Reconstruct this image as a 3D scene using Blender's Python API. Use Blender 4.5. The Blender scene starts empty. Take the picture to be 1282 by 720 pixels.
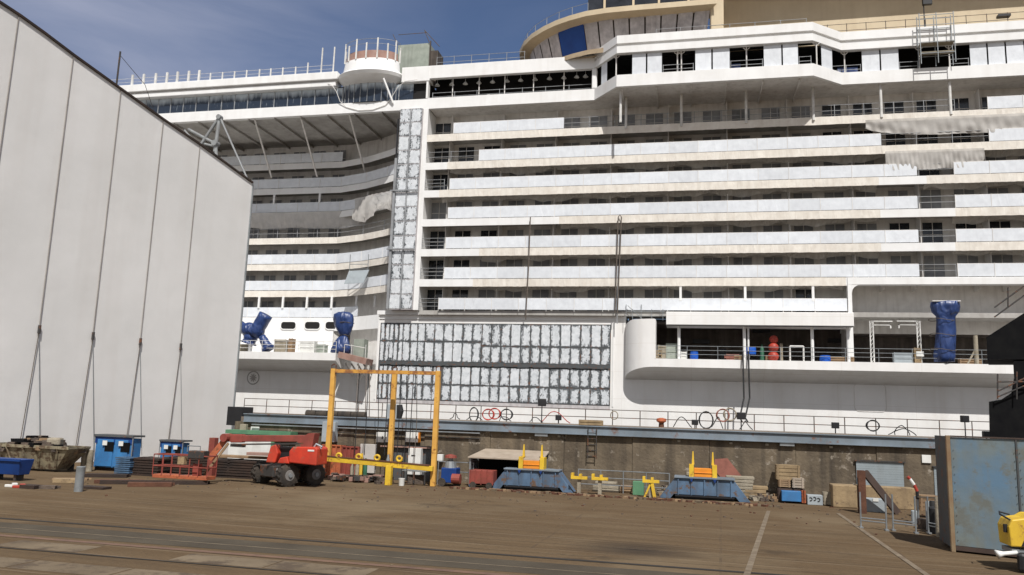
import bpy, math, random
from mathutils import Vector, Matrix
random.seed(7)
PI = math.pi
# ------------------------------------------------------------------ camera
scn = bpy.context.scene
col = scn.collection
YAW, PITCH, ROLL, FOC, CAMZ = 0.22307551, 0.15820157, 0.03390542, 1000.0, 3.0
_f = Vector((-math.sin(YAW)*math.cos(PITCH), math.cos(YAW)*math.cos(PITCH), math.sin(PITCH)))
_r = Vector((math.cos(YAW), math.sin(YAW), 0)); _u = _r.cross(_f)
R_ = _r*math.cos(ROLL) + _u*math.sin(ROLL); U_ = -_r*math.sin(ROLL) + _u*math.cos(ROLL)
cam = bpy.data.cameras.new('camera'); camo = bpy.data.objects.new('camera', cam); col.objects.link(camo)
M = Matrix(((R_.x, U_.x, -_f.x, 0), (R_.y, U_.y, -_f.y, 0), (R_.z, U_.z, -_f.z, CAMZ), (0, 0, 0, 1)))
camo.matrix_world = M
cam.sensor_width = 36; cam.lens = 36*FOC/1282; cam.clip_end = 6000; cam.clip_start = 0.1
scn.camera = camo
# ------------------------------------------------------------------ sky, sun, exposure
SUN = Vector((0.45, -1.0, 1.5)).normalized()
elev = math.asin(SUN.z); azim = math.atan2(SUN.x, SUN.y)
w = bpy.data.worlds.new('World'); scn.world = w; w.use_nodes = True
nt = w.node_tree; nt.nodes.clear()
def wn(t, **k):
    n = nt.nodes.new(t)
    for a, b in k.items(): setattr(n, a, b)
    return n
out = wn('ShaderNodeOutputWorld'); bg = wn('ShaderNodeBackground'); bg.inputs[1].default_value = 0.075
sky = wn('ShaderNodeTexSky', sky_type='NISHITA', sun_disc=False, sun_elevation=elev, sun_rotation=azim)
sky.air_density = 1.0; sky.dust_density = 0.6; sky.ozone_density = 2.5
tc = wn('ShaderNodeTexCoord'); mp = wn('ShaderNodeMapping'); mp.inputs['Scale'].default_value = (1.6, 1.6, 6.5); mp.inputs['Rotation'].default_value = (0.3, 0.5, 0.2)
nz = wn('ShaderNodeTexNoise'); nz.inputs['Scale'].default_value = 1.7; nz.inputs['Detail'].default_value = 7; nz.inputs['Roughness'].default_value = 0.55
nz.inputs['Distortion'].default_value = 0.6
rp = wn('ShaderNodeMapRange'); rp.inputs[1].default_value = 0.38; rp.inputs[2].default_value = 0.68; rp.inputs[4].default_value = 0.75
sx = wn('ShaderNodeSeparateXYZ'); lx = wn('ShaderNodeMapRange'); lx.inputs[1].default_value = -0.27; lx.inputs[2].default_value = -0.8
ad = wn('ShaderNodeMath', operation='ADD'); mu = wn('ShaderNodeMath', operation='MULTIPLY'); mu.inputs[1].default_value = 0.42
mu2 = wn('ShaderNodeMath', operation='MULTIPLY'); ml = wn('ShaderNodeMath', operation='MULTIPLY_ADD'); ml.inputs[1].default_value = 0.85; ml.inputs[2].default_value = 0.15
mx = wn('ShaderNodeMix', data_type='RGBA'); mx.inputs[7].default_value = (5.2, 5.6, 7.3, 1)
L = nt.links.new
L(tc.outputs['Generated'], mp.inputs[0]); L(mp.outputs[0], nz.inputs[0]); L(nz.outputs[0], rp.inputs[0])
L(tc.outputs['Generated'], sx.inputs[0]); L(sx.outputs[0], lx.inputs[0])
L(lx.outputs[0], ml.inputs[0]); L(rp.outputs[0], mu2.inputs[0]); L(ml.outputs[0], mu2.inputs[1])
L(lx.outputs[0], mu.inputs[0]); L(mu.outputs[0], ad.inputs[0]); L(mu2.outputs[0], ad.inputs[1])
tint = wn('ShaderNodeMix', data_type='RGBA', blend_type='MULTIPLY'); tint.inputs[0].default_value = 1; tint.inputs[7].default_value = (0.92, 0.95, 1.07, 1)
L(sky.outputs[0], tint.inputs[6])
# added fill light: bright broken cloud put behind the camera to neutralise ship's shade
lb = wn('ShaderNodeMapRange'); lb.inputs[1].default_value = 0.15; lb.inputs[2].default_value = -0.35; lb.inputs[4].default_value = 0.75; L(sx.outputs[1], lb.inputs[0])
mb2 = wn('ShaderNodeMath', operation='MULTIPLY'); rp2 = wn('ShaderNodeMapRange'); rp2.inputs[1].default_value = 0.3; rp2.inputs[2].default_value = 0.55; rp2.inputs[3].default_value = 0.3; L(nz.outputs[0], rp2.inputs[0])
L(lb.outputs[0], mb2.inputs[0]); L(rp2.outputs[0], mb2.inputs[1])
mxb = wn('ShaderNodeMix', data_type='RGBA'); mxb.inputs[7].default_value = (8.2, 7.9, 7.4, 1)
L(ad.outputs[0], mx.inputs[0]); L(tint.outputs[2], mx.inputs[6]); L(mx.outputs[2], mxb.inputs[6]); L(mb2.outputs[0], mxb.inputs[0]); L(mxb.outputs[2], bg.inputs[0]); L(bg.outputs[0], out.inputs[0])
sl = bpy.data.lights.new('sun', 'SUN'); sl.energy = 5.0; sl.angle = math.radians(0.5); sl.color = (1.0, 0.97, 0.93)
so = bpy.data.objects.new('sun', sl); col.objects.link(so); so.rotation_euler = SUN.to_track_quat('Z', 'Y').to_euler(); so.location = (30, -60, 90)
vs = scn.view_settings; vs.view_transform = 'Standard'; vs.look = 'None'; vs.gamma = 1; vs.use_curve_mapping = False; vs.exposure = 0.0
# ------------------------------------------------------------------ helpers
def ray(px, py): return _f + R_*((px-641)/FOC) - U_*((py-360)/FOC)
def at(px, py, Y): d = ray(px, py); return Vector((0, 0, CAMZ)) + d*(Y/d.y)          # point on the upright plane y = Y
def atz(px, py, z=0.0): d = ray(px, py); return Vector((0, 0, CAMZ)) + d*((z-CAMZ)/d.z)  # point at height z
MATS = {}
def mat(name, c, rough=0.6, c2=None, scale=1.5, amt=0.35, metal=0.0, bump=0.0, bscale=20, streak=0.0, sc=(0.12, 0.09, 0.06), rust=0.0, rc=(0.16, 0.06, 0.025), spec=0.4, coat=0, trans=0, sscale=2.5, bdist=0.05, orand=0.0, cloth=0.0, alpha=1.0, seam=0.0):
    """base colour varied by noise; streak = vertical grime runs; rust = blotches with their own shape"""
    m = bpy.data.materials.new(name); m.use_nodes = True; t = m.node_tree; b = t.nodes['Principled BSDF']
    N = t.nodes.new; K = t.links.new
    b.inputs['Roughness'].default_value = rough; b.inputs['Metallic'].default_value = metal; b.inputs['Specular IOR Level'].default_value = spec
    g = N('ShaderNodeNewGeometry'); pos = g.outputs['Position']
    n = N('ShaderNodeTexNoise'); n.inputs['Scale'].default_value = scale; n.inputs['Detail'].default_value = 6; n.inputs['Roughness'].default_value = 0.6
    K(pos, n.inputs['Vector'])
    mx = N('ShaderNodeMix'); mx.data_type = 'RGBA'
    if c2 is None: c2 = tuple(x*(1-amt) for x in c)
    mx.inputs[6].default_value = (*c, 1); mx.inputs[7].default_value = (*c2, 1)
    r = N('ShaderNodeMapRange'); r.inputs[1].default_value = 0.35; r.inputs[2].default_value = 0.7; K(n.outputs[0], r.inputs[0]); K(r.outputs[0], mx.inputs[0])
    last = mx.outputs[2]
    if streak > 0:
        mp = N('ShaderNodeMapping'); mp.inputs['Scale'].default_value = (1, 1, 0.09); K(pos, mp.inputs[0])
        n2 = N('ShaderNodeTexNoise'); n2.inputs['Scale'].default_value = sscale; n2.inputs['Detail'].default_value = 5; K(mp.outputs[0], n2.inputs['Vector'])
        r2 = N('ShaderNodeMapRange'); r2.inputs[1].default_value = 0.48; r2.inputs[2].default_value = 0.75; r2.inputs[4].default_value = streak; K(n2.outputs[0], r2.inputs[0])
        m2 = N('ShaderNodeMix'); m2.data_type = 'RGBA'; m2.inputs[7].default_value = (*sc, 1); K(r2.outputs[0], m2.inputs[0]); K(last, m2.inputs[6]); last = m2.outputs[2]
    if rust > 0:
        n3 = N('ShaderNodeTexNoise'); n3.inputs['Scale'].default_value = scale*2.3; n3.inputs['Detail'].default_value = 8; n3.inputs['Roughness'].default_value = 0.7; K(pos, n3.inputs['Vector'])
        r3 = N('ShaderNodeMapRange'); r3.inputs[1].default_value = 0.62-0.25*rust; r3.inputs[2].default_value = 0.70-0.2*rust; K(n3.outputs[0], r3.inputs[0])
        m3 = N('ShaderNodeMix'); m3.data_type = 'RGBA'; m3.inputs[7].default_value = (*rc, 1); K(r3.outputs[0], m3.inputs[0]); K(last, m3.inputs[6]); last = m3.outputs[2]
    if seam > 0:   # welded plate seams: a grid of faint lines in metres
        sp_ = N('ShaderNodeSeparateXYZ'); K(pos, sp_.inputs[0]); acc = None
        for ax_, pitch in ((0, 5.9), (2, 2.35)):
            q1 = N('ShaderNodeMath'); q1.operation = 'DIVIDE'; q1.inputs[1].default_value = pitch; K(sp_.outputs[ax_], q1.inputs[0])
            q2 = N('ShaderNodeMath'); q2.operation = 'FRACT'; K(q1.outputs[0], q2.inputs[0])
            q3 = N('ShaderNodeMath'); q3.operation = 'LESS_THAN'; q3.inputs[1].default_value = 0.035/pitch; K(q2.outputs[0], q3.inputs[0])
            if acc is None: acc = q3
            else: q4 = N('ShaderNodeMath'); q4.operation = 'MAXIMUM'; K(acc.outputs[0], q4.inputs[0]); K(q3.outputs[0], q4.inputs[1]); acc = q4
        q5 = N('ShaderNodeMath'); q5.operation = 'MULTIPLY'; q5.inputs[1].default_value = seam; K(acc.outputs[0], q5.inputs[0])
        m6 = N('ShaderNodeMix'); m6.data_type = 'RGBA'; m6.inputs[7].default_value = (*sc, 1); K(q5.outputs[0], m6.inputs[0]); K(last, m6.inputs[6]); last = m6.outputs[2]
    if orand > 0:
        oi = N('ShaderNodeObjectInfo'); r5 = N('ShaderNodeMapRange'); r5.inputs[3].default_value = 1-orand; r5.inputs[4].default_value = 1.0; K(oi.outputs['Random'], r5.inputs[0])
        m5 = N('ShaderNodeMix'); m5.data_type = 'RGBA'; m5.blend_type = 'MULTIPLY'; m5.inputs[0].default_value = 1; K(last, m5.inputs[6]); K(r5.outputs[0], m5.inputs[7]); last = m5.outputs[2]
    K(last, b.inputs['Base Color']); b.inputs['Alpha'].default_value = alpha
    if bump > 0:
        n4 = N('ShaderNodeTexNoise'); n4.inputs['Scale'].default_value = bscale; n4.inputs['Detail'].default_value = 5; K(pos, n4.inputs['Vector'])
        if cloth:
            mq = N('ShaderNodeMapping'); mq.inputs['Rotation'].default_value = (0, 0.75, 0); mq.inputs['Scale'].default_value = (1, 0.8, cloth); K(pos, mq.inputs[0]); K(mq.outputs[0], n4.inputs['Vector']); n4.inputs['Detail'].default_value = 2; n4.inputs['Distortion'].default_value = 0.8
        bm = N('ShaderNodeBump'); bm.inputs['Strength'].default_value = bump; bm.inputs['Distance'].default_value = bdist; K(n4.outputs[0], bm.inputs['Height']); K(bm.outputs[0], b.inputs['Normal'])
    MATS[name] = m
    return m
W = lambda v, a=1.0, b=1.0: (v, v*a, v*b)
mat('white_paint', (0.80, 0.80, 0.79), 0.45, (0.73, 0.725, 0.71), 0.6, streak=0.16, sc=(0.44, 0.39, 0.33), sscale=1.5, bump=0.08, bscale=1.2)
mat('hull_white', (0.82, 0.81, 0.79), 0.4, (0.74, 0.73, 0.71), 0.35, streak=0.2, sc=(0.52, 0.46, 0.39), sscale=1.3, bump=0.25, bscale=0.7, bdist=0.1, seam=0.28)
mat('inner_white', (0.74, 0.72, 0.69), 0.7, (0.62, 0.60, 0.57), 1.2, streak=0.3, sc=(0.25, 0.22, 0.19))
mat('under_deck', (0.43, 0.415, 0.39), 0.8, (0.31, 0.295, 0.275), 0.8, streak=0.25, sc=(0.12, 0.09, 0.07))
mat('screen_film', (0.75, 0.78, 0.815), 0.35, (0.65, 0.675, 0.71), 1.6, bump=0.5, bscale=1.6, spec=0.5, bdist=0.10, orand=0.12, cloth=.3)
mat('beige_wrap', (0.77, 0.73, 0.66), 0.6, (0.67, 0.62, 0.55), 1.6, bump=0.6, bscale=3, bdist=0.08, cloth=.25, streak=0.2, sc=(0.40, 0.33, 0.25))
mat('sheet_plastic', (0.62, 0.595, 0.56), 0.45, (0.50, 0.48, 0.45), 1.2, bump=0.5, bscale=1.6, spec=0.5, bdist=0.09, cloth=.2, alpha=0.8)
mat('dark_glass', (0.008, 0.010, 0.014), 0.12, (0.03, 0.035, 0.045), 1.0, spec=0.6)
mat('filmed_glass', (0.30, 0.31, 0.325), 0.5, (0.17, 0.175, 0.19), 0.7)
mat('veil_film', (0.62, 0.60, 0.56), 0.5, (0.5, 0.48, 0.45), 1.2, bump=0.5, bscale=2, bdist=0.1, cloth=.3, alpha=0.6)
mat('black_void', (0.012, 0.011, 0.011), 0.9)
mat('dark_brown', (0.085, 0.068, 0.056), 0.85, (0.045, 0.036, 0.03), 1.2, streak=0.4, sc=(0.2, 0.17, 0.14))  # dark brown with paler vertical streaks, for inner and back walls
mat('rail_grey', (0.36, 0.37, 0.38), 0.5, metal=0.3)
mat('rail_white', (0.72, 0.71, 0.68), 0.5)
mat('rail_dark', (0.10, 0.085, 0.075), 0.7, rust=0.4)
mat('tan_paint', (0.60, 0.50, 0.345), 0.6, (0.52, 0.42, 0.28), 0.5, streak=0.15, sc=(0.35, 0.26, 0.16), bump=0.1, bscale=2)
mat('tan_deck', (0.42, 0.33, 0.22), 0.8, (0.28, 0.21, 0.14), 1.5)
mat('film_grey', (0.58, 0.55, 0.55), 0.55, (0.38, 0.36, 0.365), 1.6, bump=0.5, bscale=2, cloth=.3, streak=0.35, sc=(0.16, 0.14, 0.14))
mat('blue_tarp', (0.020, 0.050, 0.17), 0.42, (0.011, 0.028, 0.105), 1.8, bump=0.9, bscale=1.5, spec=0.6, bdist=0.35, cloth=.35)
mat('blue_film', (0.008, 0.065, 0.30), 0.5, (0.006, 0.05, 0.24), 0.8)
mat('hangar_fabric', (0.78, 0.765, 0.74), 0.6, (0.70, 0.69, 0.665), 0.18, streak=0.22, sc=(0.56, 0.52, 0.475), sscale=0.9, bump=0.12, bscale=0.5, bdist=0.25)
mat('rope', (0.14, 0.115, 0.095), 0.9)
mat('tie_grey', (0.30, 0.275, 0.255), 0.9, (0.2, 0.18, 0.165), 1.0)
mat('dark_metal', (0.05, 0.047, 0.045), 0.6, rust=0.35)
mat('galv', (0.33, 0.35, 0.36), 0.45, (0.22, 0.235, 0.24), 2.5, metal=0.5)
mat('truss_grey', (0.25, 0.26, 0.26), 0.6, (0.17, 0.17, 0.17), 2)
mat('concrete_wall', (0.165, 0.130, 0.088), 0.9, (0.085, 0.066, 0.046), 0.9, streak=0.9, sc=(0.045, 0.036, 0.027), bump=0.5, bscale=8, sscale=2.6, rust=0.12, rc=(0.30, 0.26, 0.21))
mat('quay_top', (0.20, 0.165, 0.13), 0.95, (0.12, 0.10, 0.08), 1.0, bump=0.5, bscale=5)
mat('blue_grey_beam', (0.215, 0.26, 0.305), 0.6, (0.12, 0.145, 0.165), 0.5, streak=0.3, sc=(0.12, 0.10, 0.08), rust=0.22)
mat('shutter_blue', (0.27, 0.31, 0.33), 0.6, (0.20, 0.235, 0.25), 1, streak=0.35, sc=(0.14, 0.13, 0.11))
mat('yellow_paint', (0.70, 0.40, 0.085), 0.5, (0.56, 0.29, 0.06), 1.5, rust=0.22, rc=(0.26, 0.10, 0.03), streak=0.25, sc=(0.35, 0.16, 0.05))
mat('yellow_worn', (0.62, 0.33, 0.06), 0.6, (0.45, 0.2, 0.045), 1.5, rust=0.6, rc=(0.26, 0.11, 0.04))
mat('yellow_bright', (0.72, 0.48, 0.035), 0.5, (0.55, 0.35, 0.03), 2.0, streak=0.35, sc=(0.3, 0.17, 0.05), rust=0.25, rc=(0.3, 0.14, 0.04))
mat('orange_paint', (0.76, 0.27, 0.02), 0.5, (0.6, 0.2, 0.02), 2)
mat('trap_blue', (0.105, 0.175, 0.27), 0.55, (0.06, 0.10, 0.16), 1.5, streak=0.6, sc=(0.06, 0.055, 0.05), rust=0.32, rc=(0.12, 0.075, 0.05))
mat('hut_blue', (0.045, 0.20, 0.45), 0.55, (0.035, 0.13, 0.30), 1.6, streak=0.2, sc=(0.08, 0.07, 0.06), rust=0.08)
mat('bin_blue', (0.006, 0.045, 0.20), 0.5, (0.005, 0.03, 0.14), 1.5)
mat('cont_blue', (0.115, 0.20, 0.29), 0.6, (0.19, 0.205, 0.17), 0.75, streak=0.75, sc=(0.185, 0.175, 0.13), rust=0.42, rc=(0.15, 0.16, 0.145), bump=0.25, bscale=2.5)
mat('cont_dark', (0.075, 0.085, 0.09), 0.7, (0.07, 0.07, 0.07), 1.5, rust=0.3)
mat('rust_edge', (0.27, 0.20, 0.12), 0.8, (0.22, 0.13, 0.07), 2.5)
mat('rust_steel', (0.13, 0.055, 0.03), 0.85, (0.07, 0.03, 0.018), 2.5, bump=0.3)
mat('dark_plate', (0.024, 0.017, 0.014), 0.8, (0.045, 0.026, 0.018), 1.5, bump=0.3)
mat('plate_blue', (0.07, 0.14, 0.24), 0.6, (0.05, 0.08, 0.12), 2)
mat('red_paint', (0.60, 0.05, 0.022), 0.45, (0.40, 0.035, 0.02), 1.8, spec=0.45, streak=0.4, sc=(0.22, 0.07, 0.04), rust=0.12, rc=(0.2, 0.12, 0.08))
mat('red_dull', (0.27, 0.058, 0.042), 0.65, (0.16, 0.04, 0.03), 2.2, rust=0.2)
mat('orange_rust', (0.46, 0.125, 0.05), 0.6, (0.28, 0.08, 0.04), 2.5, rust=0.25)
mat('tyre', (0.03, 0.027, 0.024), 0.95, (0.075, 0.06, 0.046), 3, bump=0.6, bscale=25)
mat('rim_grey', (0.20, 0.19, 0.18), 0.6)
mat('skip_tan', (0.30, 0.26, 0.17), 0.8, (0.16, 0.14, 0.10), 1.8, rust=0.6, rc=(0.10, 0.065, 0.04), streak=0.5, sc=(0.07, 0.05, 0.04))
mat('wood', (0.31, 0.21, 0.12), 0.9, (0.19, 0.12, 0.07), 2.5, streak=0.4)
mat('plywood', (0.33, 0.24, 0.135), 0.9, (0.21, 0.15, 0.085), 1.8, streak=0.5, sc=(0.12, 0.085, 0.055), bump=0.4, bscale=6, rust=0.2, rc=(0.13, 0.09, 0.06))
mat('pale_block', (0.34, 0.30, 0.23), 0.9, (0.22, 0.19, 0.14), 1.8, bump=0.4, streak=0.35)
mat('cabinet_white', (0.72, 0.72, 0.69), 0.5, (0.6, 0.6, 0.57), 2, streak=0.15)
mat('cabinet_grey', (0.34, 0.38, 0.40), 0.5, (0.28, 0.31, 0.33), 2)
mat('green_paint', (0.10, 0.24, 0.13), 0.7, (0.07, 0.17, 0.1), 2)
mat('green_dark', (0.03, 0.12, 0.07), 0.6)
mat('blue_plastic', (0.01, 0.10, 0.50), 0.45)
mat('fender_red', (0.42, 0.05, 0.03), 0.5)
mat('hose_black', (0.02, 0.02, 0.021), 0.7)
mat('hose_red', (0.45, 0.05, 0.035), 0.6)
mat('lamp_black', (0.018, 0.018, 0.02), 0.5)
mat('rubbish', (0.14, 0.105, 0.08), 0.9, (0.05, 0.04, 0.035), 4, bump=0.8)
mat('brick_red', (0.30, 0.12, 0.09), 0.9, (0.2, 0.08, 0.06), 3)
mat('roof_sheet', (0.36, 0.30, 0.235), 0.8, (0.32, 0.26, 0.2), 2, streak=0.3)
mat('brown_paint', (0.33, 0.20, 0.16), 0.8, (0.24, 0.14, 0.11), 1.5, streak=0.3, sc=(0.4, 0.33, 0.3))
mat('box_green', (0.33, 0.36, 0.31), 0.8, (0.24, 0.27, 0.23), 1.5, streak=0.35, sc=(0.14, 0.14, 0.12))
mat('black_cover', (0.005, 0.005, 0.006), 0.9, (0.010, 0.010, 0.010), 1.5, spec=0.08)
mat('steel_brown', (0.075, 0.05, 0.04), 0.8, (0.05, 0.034, 0.028), 2)
mat('line_paint', (0.215, 0.175, 0.125), 0.95, (0.12, 0.09, 0.065), 2.5, spec=0.1, rust=0.25, rc=(0.14, 0.11, 0.085))
mat('ground_strip', (0.086, 0.072, 0.053), 0.95, (0.058, 0.048, 0.036), 0.6, bump=0.4, bscale=8, spec=0.1)
mat('slab_pale', (0.190, 0.148, 0.100), 0.95, (0.120, 0.092, 0.062), 0.6, bump=0.3, bscale=6, rust=0.55, rc=(0.095, 0.072, 0.052), spec=0.1)
mat('rail_rust', (0.17, 0.100, 0.062), 0.8, (0.1, 0.06, 0.045), 2)
mat('groove', (0.03, 0.026, 0.022), 0.95)

def graph_mat(name):
    m = bpy.data.materials.new(name); m.use_nodes = True; t = m.node_tree; MATS[name] = m
    return m, t, t.nodes['Principled BSDF'], t.nodes.new, t.links.new
def nnode(N, K, vec, sc, det=5, rough=0.55, map3=None, dist=0):
    if map3:
        mp = N('ShaderNodeMapping'); mp.inputs['Scale'].default_value = map3; K(vec, mp.inputs[0]); vec = mp.outputs[0]
    n = N('ShaderNodeTexNoise'); n.inputs['Scale'].default_value = sc; n.inputs['Detail'].default_value = det; n.inputs['Roughness'].default_value = rough; n.inputs['Distortion'].default_value = dist
    K(vec, n.inputs['Vector']); return n.outputs[0]
def rng_(N, K, v, a, b, c=0, d=1):
    r = N('ShaderNodeMapRange'); r.inputs[1].default_value = a; r.inputs[2].default_value = b; r.inputs[3].default_value = c; r.inputs[4].default_value = d; K(v, r.inputs[0]); return r.outputs[0]
def mixc(N, K, f, a, b):
    m = N('ShaderNodeMix'); m.data_type = 'RGBA'; K(f, m.inputs[0])
    for v, i in ((a, 6), (b, 7)):
        if isinstance(v, tuple): m.inputs[i].default_value = (*v, 1)
        else: K(v, m.inputs[i])
    return m.outputs[2]
def mth(N, K, op, a, b=None):
    m = N('ShaderNodeMath'); m.operation = op
    for v, i in ((a, 0), (b, 1)):
        if v is None: continue
        if isinstance(v, (int, float)): m.inputs[i].default_value = v
        else: K(v, m.inputs[i])
    return m.outputs[0]
# bare plates: primer wiped and smeared along each plate's edge (UV runs 0..1 over one plate)
m, t, b, N, K = graph_mat('primed_plate')
g = N('ShaderNodeNewGeometry').outputs['Position']; uv = N('ShaderNodeUVMap').outputs[0]
s = N('ShaderNodeSeparateXYZ'); K(uv, s.inputs[0])
fu, fv = mth(N, K, 'FRACT', s.outputs[0]), mth(N, K, 'FRACT', s.outputs[1])
fl = N('ShaderNodeVectorMath'); fl.operation = 'FLOOR'; K(uv, fl.inputs[0]); wnz = N('ShaderNodeTexWhiteNoise'); wnz.noise_dimensions = '2D'; K(fl.outputs[0], wnz.inputs['Vector']); pr_ = wnz.outputs['Value']
du = mth(N, K, 'MINIMUM', fu, mth(N, K, 'SUBTRACT', 1.0, fu))
dv = mth(N, K, 'MINIMUM', fv, mth(N, K, 'SUBTRACT', 1.0, fv))
dv = mth(N, K, 'MULTIPLY', dv, 1.6)
d = mth(N, K, 'MINIMUM', du, dv)
n1 = nnode(N, K, g, 2.2, 7, 0.7, (1, 1, 0.6), 0.5); n2 = nnode(N, K, g, 7, 4, 0.7, (1.3, 1, 0.6))
n3 = nnode(N, K, g, 16, 3, 0.6, (1.2, 1, 0.8))
lim = mth(N, K, 'ADD', mth(N, K, 'MULTIPLY', rng_(N, K, n1, 0.44, 0.62), 0.20), mth(N, K, 'MULTIPLY', rng_(N, K, n2, 0.50, 0.68), 0.30))
lim = mth(N, K, 'MULTIPLY', lim, rng_(N, K, pr_, 0, 1, 0.3, 1.45))
edge = mth(N, K, 'MULTIPLY', rng_(N, K, mth(N, K, 'SUBTRACT', lim, d), -0.01, 0.05), rng_(N, K, n3, 0.36, 0.50, 0.35, 1))
spots = mth(N, K, 'MULTIPLY', rng_(N, K, n3, 0.60, 0.66), rng_(N, K, nnode(N, K, g, 0.9, 4, 0.6), 0.42, 0.6))
f = mth(N, K, 'MAXIMUM', edge, mth(N, K, 'MULTIPLY', spots, 0.75))
c = mixc(N, K, rng_(N, K, nnode(N, K, g, 2.2, 6, 0.7), 0.3, 0.7), (0.74, 0.76, 0.78), (0.50, 0.53, 0.555)); c = mixc(N, K, mth(N, K, 'MULTIPLY', pr_, 0.22), c, (0.42, 0.45, 0.48))
K(mixc(N, K, f, c, (0.045, 0.052, 0.058)), b.inputs['Base Color']); b.inputs['Roughness'].default_value = 0.5
# dark glass band, white overspray running down from the top edge (UV v = 1 at the top)
m, t, b, N, K = graph_mat('sprayed_glass')
g = N('ShaderNodeNewGeometry').outputs['Position']; uv = N('ShaderNodeUVMap').outputs[0]
s = N('ShaderNodeSeparateXYZ'); K(uv, s.inputs[0])
n1 = nnode(N, K, g, 1.6, 5, 0.6, (1, 1, 0.12)); n2 = nnode(N, K, g, 6, 4, 0.7, (1, 1, 0.15))
e = mth(N, K, 'ADD', s.outputs[1], mth(N, K, 'MULTIPLY', n1, 0.75))
f1 = rng_(N, K, e, 0.98, 1.30, 0, 0.9)
f2 = mth(N, K, 'MAXIMUM', f1, rng_(N, K, n2, 0.60, 0.80, 0, 0.6))
K(mixc(N, K, f2, (0.016, 0.026, 0.045), (0.50, 0.56, 0.60)), b.inputs['Base Color']); b.inputs['Roughness'].default_value = 0.3
# yard ground: worn brown concrete with long streaks, joints, oil and tyre marks
m, t, b, N, K = graph_mat('yard_ground')
g0 = N('ShaderNodeNewGeometry').outputs['Position']
rot = N('ShaderNodeMapping'); rot.inputs['Rotation'].default_value = (0, 0, math.radians(2)); K(g0, rot.inputs[0]); g = rot.outputs[0]
big = nnode(N, K, g, 0.10, 5, 0.6); streaks = nnode(N, K, g, 1.0, 8, 0.65, (0.10, 1.6, 1)); fine = nnode(N, K, g, 9, 8, 0.7)
mid = nnode(N, K, g, 0.5, 7, 0.65, (0.5, 1, 1))
c = mixc(N, K, rng_(N, K, streaks, 0.3, 0.7), (0.100, 0.070, 0.042), (0.160, 0.115, 0.070))
c = mixc(N, K, rng_(N, K, mid, 0.35, 0.7, 0, 0.6), c, (0.105, 0.068, 0.038))
c = mixc(N, K, rng_(N, K, fine, 0.45, 0.8, 0, 0.5), c, (0.052, 0.040, 0.030))
c = mixc(N, K, rng_(N, K, big, 0.50, 0.66, 0, 0.65), c, (0.205, 0.160, 0.104))
c = mixc(N, K, rng_(N, K, nnode(N, K, g, 0.2, 7, 0.7, (0.6, 1, 1), 0.6), 0.52, 0.72, 0, 0.5), c, (0.070, 0.052, 0.037))
s = N('ShaderNodeSeparateXYZ'); K(g, s.inputs[0])
wob = mth(N, K, 'MULTIPLY', nnode(N, K, g, 0.7, 3), 0.12)
def joint(axis, pitch, width, amt, col_, c, w=wob):
    v = mth(N, K, 'FRACT', mth(N, K, 'DIVIDE', mth(N, K, 'ADD', s.outputs[axis], w), pitch))
    j = mth(N, K, 'LESS_THAN', v, width/pitch)
    br = rng_(N, K, nnode(N, K, g, 1.3, 4, 0.6, (0.3, 1, 1)), 0.42, 0.58, 0, amt)
    return mixc(N, K, mth(N, K, 'MULTIPLY', j, br), c, col_)
c = joint(1, 1.25, 0.055, 0.45, (0.05, 0.038, 0.028), c)
c = joint(1, 0.93, 0.05, 0.55, (0.20, 0.160, 0.115), c)
c = joint(0, 4.2, 0.06, 0.4, (0.065, 0.05, 0.04), c)
oil = nnode(N, K, g, 0.32, 5, 0.7, (0.55, 1.2, 1), 0.4)
c = mixc(N, K, rng_(N, K, oil, 0.60, 0.74, 0, 0.75), c, (0.035, 0.029, 0.024))
vd = N('ShaderNodeVectorMath'); vd.operation = 'SUBTRACT'; K(g0, vd.inputs[0]); vd.inputs[1].default_value = (-1.3, 19.6, 0)
vm = N('ShaderNodeVectorMath'); vm.operation = 'MULTIPLY'; K(vd.outputs[0], vm.inputs[0]); vm.inputs[1].default_value = (0.5, 0.75, 0)
vl = N('ShaderNodeVectorMath'); vl.operation = 'LENGTH'; K(vm.outputs[0], vl.inputs[0])
stn = rng_(N, K, mth(N, K, 'ADD', vl.outputs['Value'], mth(N, K, 'MULTIPLY', streaks, 1.1)), 1.5, 0.6, 0, 0.85)
c = mixc(N, K, stn, c, (0.03, 0.026, 0.024))
far = rng_(N, K, s.outputs[1], 24, 33, 0, 0.45); c = mixc(N, K, far, c, (0.115, 0.078, 0.046))
K(c, b.inputs['Base Color']); b.inputs['Roughness'].default_value = 1.0; b.inputs['Specular IOR Level'].default_value = 0.03
bm = N('ShaderNodeBump'); bm.inputs['Strength'].default_value = 0.5; bm.inputs['Distance'].default_value = 0.04; K(mth(N, K, 'ADD', fine, streaks), bm.inputs['Height']); K(bm.outputs[0], b.inputs['Normal'])

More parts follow.
